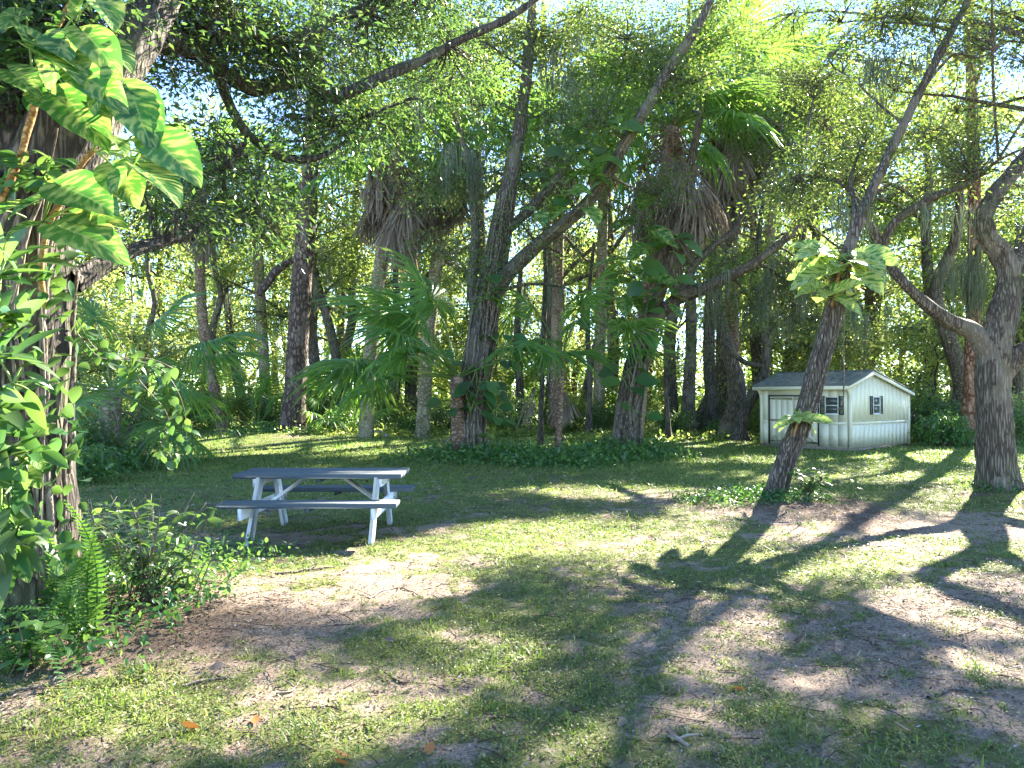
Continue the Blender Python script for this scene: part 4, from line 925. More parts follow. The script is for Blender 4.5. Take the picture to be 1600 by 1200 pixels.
# slim trunks in the middle distance, each its own
for (lab, pts, rad, bl, bark, sd) in (
    ('thin straight trunk just right of the central ground cover bed', [(844, 694, 24), (846, 620, 24), (848, 540, 24), (852, 420, 24), (846, 300, 24)], [.12, .10, .10, .08, .05], [(850, 400, 24, 1.4, 1.3, 1.0, 50), (840, 320, 24, 1.5, 1.4, .9, 50)], M_BARKD, 21),
    ('thin dark trunk left of the vine oak with the long limb', [(920, 674, 29), (922, 600, 29), (918, 500, 29), (928, 380, 29)], [.15, .12, .11, .07], [(925, 440, 29, 1.7, 1.5, 1.2, 55), (900, 370, 29, 1.7, 1.5, 1.1, 50)], M_BARKD, 22),
    ('slender brown trunk leaning right behind the thin dark trunk', [(905, 662, 36), (912, 620, 36), (925, 560, 36), (945, 480, 36), (960, 400, 36)], [.19, .17, .15, .12, .08], [(950, 420, 36, 2.2, 2, 1.5, 60)], M_BARK, 23),
    ('sturdy straight trunk with pale bark left of the bent tree by the shed', [(1076, 672, 31), (1076, 620, 31), (1080, 520, 31), (1078, 420, 31), (1085, 300, 31)], [.36, .28, .25, .22, .14], [(1080, 400, 31, 2, 1.8, 1.4, 70), (1060, 320, 31, 2.2, 2, 1.3, 70)], M_BARK2, 24),
    ('dark upright trunk close behind the pale trunk near the shed', [(1111, 668, 33), (1111, 620, 33), (1108, 540, 33), (1112, 420, 33), (1120, 320, 33)], [.36, .30, .27, .22, .14], [(1115, 420, 33, 2.1, 1.8, 1.4, 70), (1150, 360, 33, 2.0, 1.8, 1.3, 60)], M_BARKD, 25),
    ('leaning mossy trunk between the pale and the dark trunk near the shed', [(1088, 668, 34), (1096, 645, 34), (1106, 620, 34), (1112, 590, 34), (1100, 500, 34)], [.3, .24, .22, .2, .1], [(1100, 480, 34, 1.6, 1.5, 1.2, 40)], M_BARK2, 26),
    ('dark vine draped trunk right of the two tan palm trunks', [(812, 662, 33), (812, 600, 33), (808, 520, 33), (815, 400, 33)], [.24, .20, .18, .1], [(815, 430, 33, 2.0, 1.8, 1.3, 66)], M_BARKD, 27),
    ('dark trunk half hidden between the two tan palm trunks', [(610, 660, 34), (614, 620, 34), (622, 540, 34), (618, 420, 34)], [.35, .32, .26, .14], [(600, 440, 34, 2.3, 2, 1.3, 70)], M_BARKD, 28),
    ('slanting grey trunk right of the tall rough trunk', [(530, 650, 33), (525, 560, 33), (512, 500, 33), (495, 440, 33), (480, 380, 33)], [.26, .24, .22, .2, .12], [(500, 400, 33, 2.2, 2, 1.3, 70), (540, 350, 33, 2., 2, 1.2, 60)], M_BARK2, 29),
    ('pale trunk behind the oak fork at the right edge', [(1592, 664, 30), (1590, 600, 30), (1596, 480, 30), (1590, 350, 30)], [.25, .22, .2, .12], [(1580, 420, 30, 2, 1.8, 1.4, 66), (1600, 320, 30, 2, 2, 1.3, 60)], M_BARK, 30),
    ('leaning dark tree with a leafy crown behind the slim tan palm', [(385, 660, 36), (372, 600, 36), (360, 520, 36), (352, 450, 36), (340, 380, 36)], [.24, .22, .2, .17, .1], [(400, 500, 35, 2.2, 1.8, 1.5, 90), (360, 420, 36, 2, 2, 1.3, 70), (440, 430, 35, 1.8, 1.6, 1.2, 60)], M_BARKD, 31)):
    build_tree('woodland_tree', lab, 'tree', [(pts, rad)], bl, bark, M_BACK, leaf=(.14, .07), per=50, spread=(.5, .5, .3), seg=12, ridge=.012, seed=sd, tint=.55, tvar=.2, limb_r=.06,
               moss=[((b[0], b[1] + 40, b[2] - .5), (1.3, .6, .7), 9, 1.3) for b in bl])

# ------------------------------------------------------------------ palms
palm('tall tan palm trunk left of the young fan palm, dead fronds hanging under its crown', [(571, 692, 26.3), (574, 640, 26.3), (580, 540, 26.3), (592, 430, 26.3), (608, 330, 26.3), (622, 235, 26.3)], [.30, .26, .25, .24, .23, .24], M_PTRUNK, 20, 60, 1.55, seed=41, el1=-10, deadlen=2.0)
palm('second tan palm trunk, close left of the vine wrapped oak, with a high crown', [(660, 688, 27.5), (662, 640, 27.5), (668, 540, 27.5), (680, 430, 27.5), (695, 320, 27.5), (708, 190, 27.5)], [.30, .27, .26, .25, .24, .24], M_PTRUNK, 20, 44, 1.5, seed=42, el1=-10, deadlen=2.0)
palm('brown palm stem rising behind the broad leaved vine, skirt of dead fronds above', [(990, 692, 22.4), (1000, 600, 22.4), (1010, 480, 22.2), (1022, 400, 22), (1036, 320, 21.6), (1050, 200, 21.6)], [.28, .25, .25, .24, .24, .24], M_PTRUNK2, 20, 60, 1.45, seed=43, el1=-5, deadlen=2.0)
palm('palm with the longest grey skirt of dead fronds, right of the brown palm stem', [(1150, 672, 28), (1146, 560, 28), (1142, 400, 28), (1140, 280, 28), (1138, 165, 28)], [.27, .25, .24, .24, .24], M_PTRUNK2, 20, 70, 1.75, seed=44, el1=-5, deadlen=2.4)
palm('palm crown seen against the sky between the two limbs of the vine wrapped oak', [(935, 670, 33), (938, 520, 33), (942, 330, 33), (945, 190, 33)], [.28, .25, .24, .24], M_PTRUNK, 22, 24, 1.3, seed=45, deadlen=1.6)
palm('high palm crown in the upper right of centre, fronds lit from behind', [(1195, 665, 34), (1200, 500, 34), (1205, 300, 34), (1208, 130, 34)], [.28, .25, .24, .24], M_PTRUNK, 22, 20, 1.5, seed=46, deadlen=1.6)
palm('slim tan palm leaning left beyond the picnic table with small vine leaves along it', [(351, 676, 31), (338, 625, 31), (322, 545, 31), (314, 460, 31), (312, 380, 31), (316, 290, 31)], [.28, .23, .22, .21, .20, .2], M_PTRUNK2, 18, 22, 1.3, seed=47, deadlen=1.5)
palm('palm crown with yellowish fronds left of the tall rough trunk', [(418, 668, 34), (412, 560, 34), (404, 420, 34), (400, 285, 34)], [.27, .25, .24, .24], M_PTRUNK, 20, 14, 1.3, seed=48)
palm('palm with brown fronds behind the upper fork of the vine wrapped oak', [(868, 668, 31), (870, 520, 31), (872, 380, 31), (872, 230, 31)], [.27, .25, .24, .24], M_PTRUNK2, 18, 40, 1.2, seed=49, deadlen=1.8)
palm('stout short palm with wide green fans left of the picnic table, partly behind vines', [(172, 730, 16.8), (172, 700, 16.8), (172, 660, 16.8), (174, 610, 16.8)], [.25, .235, .23, .23], M_PTRUNK, 17, 6, 1.1, 'young', seed=50, el0=70, el1=-30)
palm('young fan palm with large fresh fronds spreading left of the vine wrapped oak', [(716, 705, 18.3), (715, 650, 18.2), (714, 590, 18.1)], [.17, .17, .17], M_PTRUNK2, 17, 1, 1.15, 'young', seed=51, el0=82, el1=2, daz=3.6)
palm('small fan palm on a thin stem with one brown hanging frond, in the central bed', [(872, 702, 18.9), (874, 650, 18.9), (878, 560, 18.9)], [.10, .09, .09], M_PTRUNK2, 9, 2, .95, 'young', seed=52, el0=75, el1=5)
for (lab, a, b, d, n, s, sd) in (('low palmetto clump beside the foot of the tall rough trunk', 530, 680, 29, 12, .9, 61), ('low palmetto clump at the far edge of the lawn below the slim leaning palm', 290, 668, 34, 12, 1.1, 62),
        ('low palmetto clump with a few brown fans, left of the tall rough trunk', 400, 672, 31, 11, 1.0, 63), ('palmetto clump in the shade right of the vine oak with the long limb', 1010, 664, 36, 12, 1.2, 64),
        ('palmetto clump deep in the shade behind the small fan palm', 800, 660, 38, 12, 1.3, 65), ('tall palmetto fans behind the two tan palm trunks', 560, 640, 37, 14, 1.5, 66)):
    rng = np.random.default_rng(sd); p = W(a, b, d); p[2] = gh(p[0], p[1]) + .15
    r = empty('saw_palmetto', (p[0], p[1], p[2] - .15), lab, 'palmetto'); add_fronds(r, p, n, 2, 'young', s, rng, 82, 12)

# ------------------------------------------------------------------ background wood
def proto_tree(seed, H, nlimb, crown, r0, bark, tint, nc, leaf, per=36):
    """A woodland tree at the origin: (trunk mesh, branch mesh, crown mesh)."""
    rng = np.random.default_rng(seed); tb = MB(); z = np.linspace(-.2, H * .8, 10); w = np.cumsum(rng.normal(0, .16, (10, 2)), 0) * (z[:, None] > 0)
    P = np.column_stack([w, z]); Pd = catmull(P, .4); R = np.interp(Pd[:, 2], [-.2, .5, H * .8], [r0 * 1.5, r0, r0 * .25]); tube(tb, Pd, R, 9, .012, 3, .3, seed)
    bw = MB(); cl = []
    for k in range(nlimb):
        f = rng.uniform(crown[0], .98); q = Pd[int(f * (len(Pd) - 1))]; az = k * 2.4 + rng.normal(0, .4); Lr = crown[1] * (1.15 - .7 * f) * rng.uniform(.7, 1.25)
        tip = q + np.array([math.cos(az) * Lr, math.sin(az) * Lr, rng.uniform(.0, .5) * Lr]); t = np.linspace(0, 1, 8)[:, None]; mid = (q + tip) / 2 + [0, 0, .15 * Lr]
        cur = q * (1 - t) ** 2 + 2 * mid * t * (1 - t) + tip * t ** 2 + np.cumsum(rng.normal(0, .06, (8, 3)), 0) * t
        tube(bw, cur, np.linspace(r0 * .35 * (1.1 - f * .6), .015, 8), 6)
        n = max(3, int(nc / nlimb)); c = cur[rng.integers(2, 8, n)] + rng.normal(0, 1, (n, 3)) * [.55, .55, .38]; cl.append(c)
        A = cur[rng.integers(2, 8, n)]; many_tubes(bw, A, (A + c) / 2 + rng.normal(0, .1, A.shape), c, .016, .005, 3, 4)
    lb = MB(); clumps_to_leaves(lb, np.concatenate(cl), per, np.array((.30, .30, .20)), leaf, leaf * .5, 4, tint, .26, cull=False, rng=rng)
    return tb.mesh('trunk', bark, True), bw.mesh('branch', bark, True), lb.mesh('crown', M_BACK)
PRO = [proto_tree(101, 13, 16, (.30, 3.8), .24, M_BARKD, .55, 210, .17), proto_tree(102, 15, 15, (.42, 3.0), .20, M_BARK2, .62, 180, .17), proto_tree(103, 9, 16, (.16, 2.9), .15, M_BARK, .66, 170, .16),
       proto_tree(104, 16, 18, (.35, 4.4), .30, M_BARK, .5, 230, .18), proto_tree(105, 6, 14, (.10, 2.0), .09, M_BARKD, .7, 130, .14)]
KIND = ['spreading dark trunked tree standing deep in the backlit woods', 'tall slender pale trunked tree standing deep in the backlit woods', 'bushy mid height tree standing deep in the backlit woods',
        'tallest broad crowned tree standing deep in the backlit woods', 'small leafy understory tree at the shaded edge of the woods']
GRP = ['spreading trees in the woods', 'slender pale trees in the woods', 'bushy trees in the woods', 'tall broad trees in the woods', 'understory trees at the woods edge']
ZONES = [(80, 'behind the dark oak at the left edge'), (215, 'behind the stout short palm'), (330, 'left of the slim leaning palm'), (430, 'between the slim leaning palm and the tall rough trunk'), (545, 'just right of the tall rough trunk'), (690, 'behind the two tan palms'),
         (800, 'behind the vine wrapped oak'), (950, 'between the two vine oaks'), (1060, 'behind the oak with the long limb'), (1180, 'left of the shed'), (1300, 'behind the left half of the shed'), (1430, 'behind the right half of the shed'), (1545, 'behind the reddish pine'), (9999, 'behind the thick right oak')]
ROWS = ['near row', 'middle row', 'far row']
rb = np.random.default_rng(200); spots = []
def put(kind, px, d, s, row): spots.append((kind, px, (px - 800) / FPX * d, d, s, row))
for px in range(-40, 1700, 150): put(int(rb.choice([0, 1, 2, 3])), px + rb.normal(0, 34), rb.uniform(35, 40), rb.uniform(1.0, 1.25), 0)
for px in range(-60, 1720, 100): put(int(rb.choice([0, 1, 2, 3, 3])), px + rb.normal(0, 26), rb.uniform(43, 51), rb.uniform(1.0, 1.3), 1)
for px in range(-100, 1760, 110): put(int(rb.choice([0, 1, 3, 3])), px + rb.normal(0, 30), rb.uniform(56, 66), rb.uniform(1.1, 1.45), 2)
for px, d, s_ in ((860, 36, 1.6), (960, 38, 1.7), (1050, 35, 1.6), (1130, 37, 1.65), (1240, 35, 1.6), (760, 38, 1.65), (640, 37, 1.6), (1330, 36, 1.6), (540, 39, 1.5), (1260, 38, 1.25), (1350, 41, 1.35), (1450, 37, 1.3), (1540, 40, 1.35), (1620, 36, 1.2), (1190, 41, 1.3)): put(3, px, d, s_, 0)
for px, d in ((205, 33), (260, 37), (560, 39), (700, 40), (770, 36), (980, 37), (1030, 41), (1160, 37), (1240, 33), (1300, 31), (1370, 34), (1430, 30), (1465, 33), (1560, 34), (90, 28), (30, 31), (150, 36), (470, 38), (1640, 30), (650, 37), (860, 38), (920, 41), (330, 39), (400, 41)):
    put(4, px, d + rb.normal(0, .6), rb.uniform(.8, 1.2), 0)
SHORT = ['spreading dark trunked tree', 'slender pale trunked tree', 'bushy mid height tree', 'tall broad crowned tree', 'small leafy understory tree']
seen = {}
for kind, px, x, d, s, row in spots:
    zone = next(z for lim, z in ZONES if px < lim); lab = f'{SHORT[kind]} {zone}, {ROWS[row]}' if kind != 4 else f'{SHORT[4]} {zone}'
    seen[lab] = seen.get(lab, 0) + 1
taken = {}
def side(lab, xs, v):
    k = sorted(xs).index(v); n = len(xs); return lab + ', ' + (('left', 'right') if n == 2 else ('left', 'middle', 'right') if n == 3 else ('left', 'second', 'third', 'right'))[min(k, 3)] + ' one'
by_lab = {}
for kind, px, x, d, s, row in spots:
    zone = next(z for lim, z in ZONES if px < lim); by_lab.setdefault(f'{SHORT[kind]} {zone}, {ROWS[row]}' if kind != 4 else f'{SHORT[4]} {zone}', []).append(px)
for kind, px, x, d, s, row in spots:
    zone = next(z for lim, z in ZONES if px < lim); lab = f'{SHORT[kind]} {zone}, {ROWS[row]}' if kind != 4 else f'{SHORT[4]} {zone}'
    if len(by_lab[lab]) > 1: lab = side(lab, by_lab[lab], px)
    rz = rb.uniform(0, 6.28); sz = s * rb.uniform(.9, 1.12); s = s * .72 if s >= 1.5 else s; z0 = float(gh(x, d))
    r = empty('woodland_tree', (x, d, z0), lab, 'tree', GRP[kind], rz); r.scale = (s, s, sz)
    tm, bm_, cm = PRO[kind]; inst('trunk', tm, r); inst('branch', bm_, r)
    if row == 2: inst('crown', cm, r); continue
    # this crown is opened where the sun comes through
    co = np.empty(len(cm.vertices) * 3, np.float32); cm.vertices.foreach_get('co', co); L4 = co.reshape(-1, 4, 3); tt = np.empty(len(cm.vertices), np.float32); cm.attributes['tint'].data.foreach_get('value', tt)
    c_, s_ = math.cos(rz), math.sin(rz); p = L4[:, 0]; wp = np.stack([(p[:, 0] * c_ - p[:, 1] * s_) * s + x, (p[:, 0] * s_ + p[:, 1] * c_) * s + d, p[:, 2] * sz + z0], -1)
    k = rb.random(len(wp)) > lit(wp) * .97; V = L4[k]; n_ = len(V); F = np.array([(0, 2, 1), (0, 3, 2)])[None] + (np.arange(n_) * 4)[:, None, None]
    inst('crown', mesh_np('crown', V.reshape(-1, 3), F.reshape(-1, 3), M_BACK, tt.reshape(-1, 4)[k].ravel()), r)
# tall trees behind and to the right, whose crowns throw the dappled shade
for (lab, base, H, wb, sd) in (('tall oak just outside the right of the view, shading the bare soil', (15.5, 15.0), 11, [((14, 15, 9), (3.5, 3, 1.6), 190), ((17, 17, 11), (3.5, 3.2, 1.8), 190), ((12, 17.5, 10.5), (2.6, 2.6, 1.4), 120)], 71),
                               ('oak beyond the shed whose crown rises over the roof', (16.0, 27.0), 13, [((15, 26, 11), (4, 3.5, 1.8), 220), ((18, 29, 12), (4, 3.5, 1.8), 180), ((11, 25.5, 11.5), (3, 2.6, 1.5), 140)], 72),
                               ('oak behind the shed with a high open crown over the lawn', (8.0, 27.5), 13, [((7, 26.5, 12), (3.2, 3, 1.6), 170), ((4, 25, 12.5), (3.0, 2.6, 1.4), 130), ((10, 24, 11.5), (2.6, 2.4, 1.3), 120)], 73)):
    q = lambda z, k: PX(np.array([base[0] + .35 * math.sin(k * 1.7), base[1] + .3 * math.cos(k * 2.1), z])) + (base[1] + .3 * math.cos(k * 2.1),)
    zs = np.linspace(-.1, H * .85, 7)
    build_tree('live_oak', lab, 'tree', [([q(z, k) for k, z in enumerate(zs)], list(np.linspace(.36, .12, 7)))], [], M_BARK, M_OAK, leaf=(.13, .065), per=56, spread=(.45, .45, .25), seed=sd, tint=.5, world_blobs=wb, limb_r=.07, seg=12)

def make_far_woods():
    rng = np.random.default_rng(300); mb = MB(); N = 4600
    x = rng.uniform(-85, 85, N); y = rng.uniform(72, 88, N); z = 20 * rng.random(N) ** 1.9 * (.65 + .6 * n2(x, y, .09, 2, 301)); Cn = np.stack([x, y, z], -1)
    clumps_to_leaves(mb, Cn, 17, np.array((.8, .8, .5)), .44, .24, 4, .5, .22, cull=False, rng=rng)
    M2 = 1500; x = rng.uniform(-75, 75, M2); y = rng.uniform(64, 71, M2); Cn = np.stack([x, y, 5 * rng.random(M2) ** 1.4], -1); clumps_to_leaves(mb, Cn, 22, np.array((.8, .7, .45)), .40, .24, 4, .3, .2, cull=False, rng=rng)
    for k in range(90):
        xx = rng.uniform(-80, 80); yy = rng.uniform(70, 84); tube(mb, np.array([[xx, yy, -.2], [xx + rng.normal(0, .4), yy, 5], [xx + rng.normal(0, 1), yy, 15]]), [.3, .25, .12], 6, tint=0)
    o = inst('far_woods', mb.mesh('far_woods', M_BACK)); tag(o, 'distant mass of sunlit woodland closing the view', 'woods', kind='stuff')
make_far_woods()

# ------------------------------------------------------------------ shrubs and undergrowth
def proto_shrub(seed, H, R, n, leaf, mat, tint, per=26, shape=4, stems=9):
    rng = np.random.default_rng(seed); bw = MB(); az = rng.random(stems) * 6.28; A = np.column_stack([np.cos(az) * .06, np.sin(az) * .06, 0 * az - .03]); T = np.column_stack([np.cos(az) * R * .7, np.sin(az) * R * .7, H * rng.uniform(.6, 1, stems)])
    Bm = A * .4 + T * .5 + [0, 0, .15 * H]; many_tubes(bw, A, Bm, T, .014, .004, 4, 6)
    u = unit(rng.normal(0, 1, (n, 3))) * (rng.random(n) ** .4)[:, None]; Cn = u * [R, R, H * .48] + [0, 0, H * .52]; Cn = Cn[vnoise(Cn * 2.2 + seed, 3) > .33]
    lb = MB(); clumps_to_leaves(lb, Cn, per, np.array((.12, .12, .09)) * max(.6, H), leaf, leaf * .5, shape, tint, .18, cull=False, rng=rng)
    return bw.mesh('stem', M_TWIG, True), lb.mesh('foliage', mat)
SH = [proto_shrub(401, 1.3, .9, 120, .10, M_DARK, .55), proto_shrub(402, 2.2, 1.2, 170, .13, M_BACK, .6), proto_shrub(403, .7, .8, 90, .09, M_LIGHTLEAF, .6)]
SPEC = ['rounded dark leaved shrub', 'tall loose sunlit shrub', 'low bright leaved shrub']
SGRP = ['dark shrubs along the woods', 'tall loose shrubs along the woods', 'low bright shrubs along the lawn']
own = {(1450, 690): 'dark shrub right beside the shed', (1490, 700): 'sunlit shrub at the foot of the reddish pine trunk', (590, 694): None}
shrub_seen = {}
for (px, py, d, k, s) in ((1447, 0, 25.5, 0, 1.3), (1480, 0, 23.0, 2, 1.2), (1590, 0, 24, 0, 1.0), (1540, 0, 27, 1, .9), (1440, 0, 29, 1, 1.0), (1130, 0, 30, 2, 1.0), (1050, 0, 29, 0, .9), (1000, 0, 32, 1, .8), (945, 0, 31, 0, .9), (890, 0, 33, 1, .8),
                          (800, 0, 30, 0, 1.0), (770, 0, 33, 1, .9), (700, 0, 31, 0, 1.0), (640, 0, 30.5, 2, 1.1), (600, 0, 33, 1, .9), (540, 0, 29, 2, 1.2), (505, 0, 33, 0, 1.3), (430, 0, 33, 0, 1.2), (380, 0, 34.5, 1, .8), (310, 0, 35, 0, 1.2), (260, 0, 33, 1, .8), (210, 0, 27, 0, 1.0),
                          (120, 0, 15.5, 0, .9), (145, 0, 13.6, 2, .9), (205, 0, 16, 2, .8), (100, 0, 19, 1, .8), (60, 0, 22, 1, 1.0), (240, 0, 22, 2, .9), (480, 0, 29.5, 2, .9), (735, 0, 29.5, 2, 1.0), (1190, 0, 30, 1, .9), (1165, 0, 33, 0, 1.1)):
    x = (px - 800) / FPX * d; lab = {1447: 'dark rounded shrub close to the right wall of the shed', 1480: 'sunlit spreading shrub at the foot of the reddish pine trunk', 120: 'dark shrub at the foot of the stout short palm', 145: 'low bright shrub in front of the stout short palm', 640: 'bright low shrub at the foot of the second tan palm trunk', 540: 'bright shrub left of the first tan palm trunk', 505: 'dark shrub beside the foot of the tall rough trunk'}.get(px)
    zone = next(z for lim, z in ZONES if px < lim); lab2 = lab or f'{SPEC[k]} {zone}'; shrub_seen[lab2] = shrub_seen.get(lab2, 0) + 1; lab2 += ('', ', nearer the trees', ', a second one beside it', ', a third one beside it')[min(3, shrub_seen[lab2] - 1)]
    r = empty('shrub', (x, d, float(gh(x, d))), lab2, 'shrub', None if lab else SGRP[k], rb.uniform(0, 6.28)); r.scale = (s, s, s * rb.uniform(.85, 1.15))
    for nm, me in zip(('stem', 'foliage'), SH[k]): inst(nm, me, r)

def ground_cover():
    rng = np.random.default_rng(500); mb = MB()
    n = 9000; x = rng.uniform(-4.2, 6.2, n); y = rng.uniform(15.8, 24, n)
    def dens(x, y):
        a = np.exp(-(((x - .1) / 2.6) ** 2 + ((y - 17.9) / 1.7) ** 2) ** 1.6); b = np.exp(-(((x - 3.0) / 1.5) ** 2 + ((y - 19.6) / 2.0) ** 2) ** 1.5); c = np.exp(-(((x + 1.5) / 1.2) ** 2 + ((y - 18.2) / 1.2) ** 2)); return np.maximum(np.maximum(a, b), c)
    k = rng.random(n) < dens(x, y) ** 1.5; x, y = x[k], y[k]; h = .07 + .32 * n2(x, y, 1.1, 3, 501) * dens(x, y)
    Cn = np.stack([x, y, gh(x, y) + h * rng.uniform(.25, 1, len(x))], -1)
    clumps_to_leaves(mb, Cn, 7, np.array((.12, .12, .09)), .10, .055, 6, .62, .28, cull=False, rng=rng)
    o = inst('ground_cover', mb.mesh('ground_cover', M_LIGHTLEAF)); tag(o, 'low vine ground cover round the two central oaks', 'ground cover', kind='stuff')
    mb = MB(); n = 16000; y = rng.uniform(22, 36, n); x = (rng.random(n) * 2 - 1) * y * .75; k = rng.random(n) < sst(.44, .62, n2(x, y, .35, 3, 510)) * sst(26, 30, y + n2(x, y, .5, 2, 511) * 2.5); x, y = x[k], y[k]
    Cn = np.stack([x, y, gh(x, y) + .04 + .3 * n2(x, y, .8, 2, 512) * rng.random(len(x))], -1); clumps_to_leaves(mb, Cn, 8, np.array((.16, .16, .07)), .13, .07, 4, .55, .22, cull=False, rng=rng)
    o = inst('undergrowth', mb.mesh('undergrowth', M_BACK)); tag(o, 'low leafy undergrowth beneath the woodland trees', 'undergrowth', kind='stuff')
ground_cover()

# ------------------------------------------------------------------ large leaved vines
def pothos_leaf(seed, notch=0.0, ratio=.37, mat=None):
    rng = np.random.default_rng(seed); nt, nsd = 19, 7; t = np.linspace(0, 1, nt); s = np.linspace(-1, 1, nsd)
    w = ratio * np.sin(np.pi * np.clip(t, 0, 1) ** .72) ** .75 * (1.05 - .25 * t); w[0] = .03; w[-1] = 0.001
    if notch: w = w * (1 - notch * (np.arange(nt) % 3 == 0) * (np.arange(nt) > 2))
    bend = rng.uniform(.12, .35); V, uv = [], []
    for k in range(nt):
        for q in s:
            back = -.13 * abs(q) * (1 - t[k]) ** 3 * 1.5
            x = t[k] + back; y = w[k] * q; z = .10 * abs(q) ** 1.2 * w[k] / ratio - bend * t[k] ** 2 + .014 * math.sin(t[k] * 10 + q * 2 + seed) * abs(q) + .03 * q * math.sin(t[k] * 4 + seed)
            V.append((x, y, z)); uv.append((t[k], q, 0))
    i = np.arange(nt - 1)[:, None] * nsd; j = np.arange(nsd - 1)[None]; Q = np.stack([i + j, i + nsd + j, i + nsd + j + 1, i + j + 1], -1).reshape(-1, 4)
    return mesh_np('leaf', V, Q, mat or M_POTHOS, None, True, uv)
PL = [pothos_leaf(1), pothos_leaf(2, .04), pothos_leaf(3, 0, .40), pothos_leaf(4, .10, .38), pothos_leaf(5, 0, .34)]
PP = [pothos_leaf(11, 0, .34, M_POTHOS_PALE), pothos_leaf(12, .15, .36, M_POTHOS_PALE), pothos_leaf(13, 0, .31, M_POTHOS_PALE)]
def simple_leaf(seed, ratio, mat, tint, bend=.2):
    rng = np.random.default_rng(seed); nt, nsd = 8, 3; t = np.linspace(0, 1, nt); w = ratio * np.sin(np.pi * t ** .85) ** .8; w[0] = .02; w[-1] = .002
    V = [(t[k], w[k] * q, .25 * w[k] * abs(q) - bend * t[k] ** 2) for k in range(nt) for q in (-1, 0, 1)]
    i = np.arange(nt - 1)[:, None] * nsd; j = np.arange(nsd - 1)[None]; Q = np.stack([i + j, i + nsd + j, i + nsd + j + 1, i + j + 1], -1).reshape(-1, 4)
    return mesh_np('leaf', V, Q, mat, np.full(len(V), tint), True)
SLIM = [simple_leaf(1, .17, M_LIGHTLEAF, .25), simple_leaf(2, .2, M_LIGHTLEAF, .55), simple_leaf(3, .16, M_DARK, .7, .35)]
ROUND = [simple_leaf(4, .34, M_LIGHTLEAF, .3), simple_leaf(5, .38, M_DARK, .6), simple_leaf(6, .36, M_LIGHTLEAF, .75)]
SHLEAF = [simple_leaf(7, .2, M_DARK, .25), simple_leaf(8, .22, M_DARK, .6), simple_leaf(9, .22, M_DARK, .9), simple_leaf(10, .19, M_LIGHTLEAF, .8)]

def vine(name, label, cat, base, stems, leafspots, leafset, seed, stem_mat=M_ORANGE, petiole=True):
    """stems: list of (world polyline, radius); leafspots: (attach point, tip direction, size)."""
    rng = np.random.default_rng(seed); root = empty(name, base, label, cat); sb = MB(); pb = MB()
    for P, r in stems: tube(sb, catmull(P, .05), np.full(len(catmull(P, .05)), r), 7, r * .12, 2, seed=seed, ls=14)
    if sb.n: part('stem', sb, stem_mat, root, True)
    A, B, Cc = [], [], []
    for at_, lp, X, s in leafspots:
        Z = np.array([0, -.55, .85]) + rng.normal(0, .30, 3)
        inst('leaf', leafset[rng.integers(len(leafset))], root, frame(X, Z, np.asarray(lp) - np.array(base), s))
        if petiole and at_ is not None: A.append(at_); Cc.append(lp); B.append((np.asarray(at_) + lp) / 2 + [0, 0, .12 * np.linalg.norm(np.asarray(at_) - lp)])
    for _ in (0,):
        for a_, b_, c_ in zip(A, B, Cc): pb = MB(); many_tubes(pb, np.array([a_]), np.array([b_]), np.array([c_]), .008, .006, 5, 7); part('petiole', pb, M_STEM, root, True)
    return root
def spot(px0, py0, px1, py1, d, ax, ay, ad, dz=-.15):
    """A leaf whose base shows at (px0, py0) and tip at (px1, py1), attached at (ax, ay)."""
    b = W(px0, py0, d); t = W(px1, py1, d + dz); v = t - b; return (W(ax, ay, ad), b, v, float(np.linalg.norm(v)) * .92)
T1 = 4.62
sp = []
for (x0, y0, x1, y1, d, ax, ay) in ((75, 75, 150, 105, 4.5, 60, 120), (120, 20, 128, -40, 4.5, 60, 120), (70, 85, 20, 20, 4.5, 60, 120), (60, 80, 140, 118, 4.4, 60, 120), (130, 50, 188, 100, 4.5, 60, 120), (120, 112, 196, 150, 4.4, 60, 110), (62, 142, 96, 178, 4.5, 55, 130), (100, 148, 168, 222, 4.5, 60, 140),
                                    (196, 140, 245, 232, 4.5, 145, 230), (185, 150, 262, 205, 4.6, 145, 230), (205, 145, 232, 210, 4.5, 145, 230), (240, 215, 318, 282, 4.5, 150, 238), (160, 210, 205, 228, 4.5, 145, 235), (222, 262, 292, 312, 4.4, 150, 240), (178, 262, 218, 320, 4.5, 150, 240),
                                    (95, 290, 188, 325, 4.4, 68, 345), (92, 355, 196, 378, 4.35, 68, 348), (78, 305, 0, 335, 4.4, 68, 345), (62, 350, 2, 360, 4.45, 68, 348), (120, 335, 196, 340, 4.5, 68, 345), (40, 20, -10, 40, 4.5, 50, 110),
                                    (40, 690, 72, 668, 4.4, 35, 700), (20, 730, 62, 755, 4.4, 35, 700), (45, 700, 70, 730, 4.35, 35, 700), (20, 870, 45, 905, 4.3, 20, 840), (8, 330, 60, 300, 4.5, 40, 340), (150, 60, 215, 100, 4.7, 130, 100), (100, 60, 60, 130, 4.45, 60, 120), (170, 120, 130, 170, 4.42, 140, 200), (210, 250, 160, 300, 4.45, 150, 240), (235, 240, 285, 250, 4.6, 150, 240), (150, 320, 120, 352, 4.45, 68, 345), (15, 110, 60, 140, 4.5, 50, 120), (150, -10, 185, 40, 4.6, 120, 30)):
    sp.append(spot(x0, y0, x1, y1, d, ax, ay, T1))
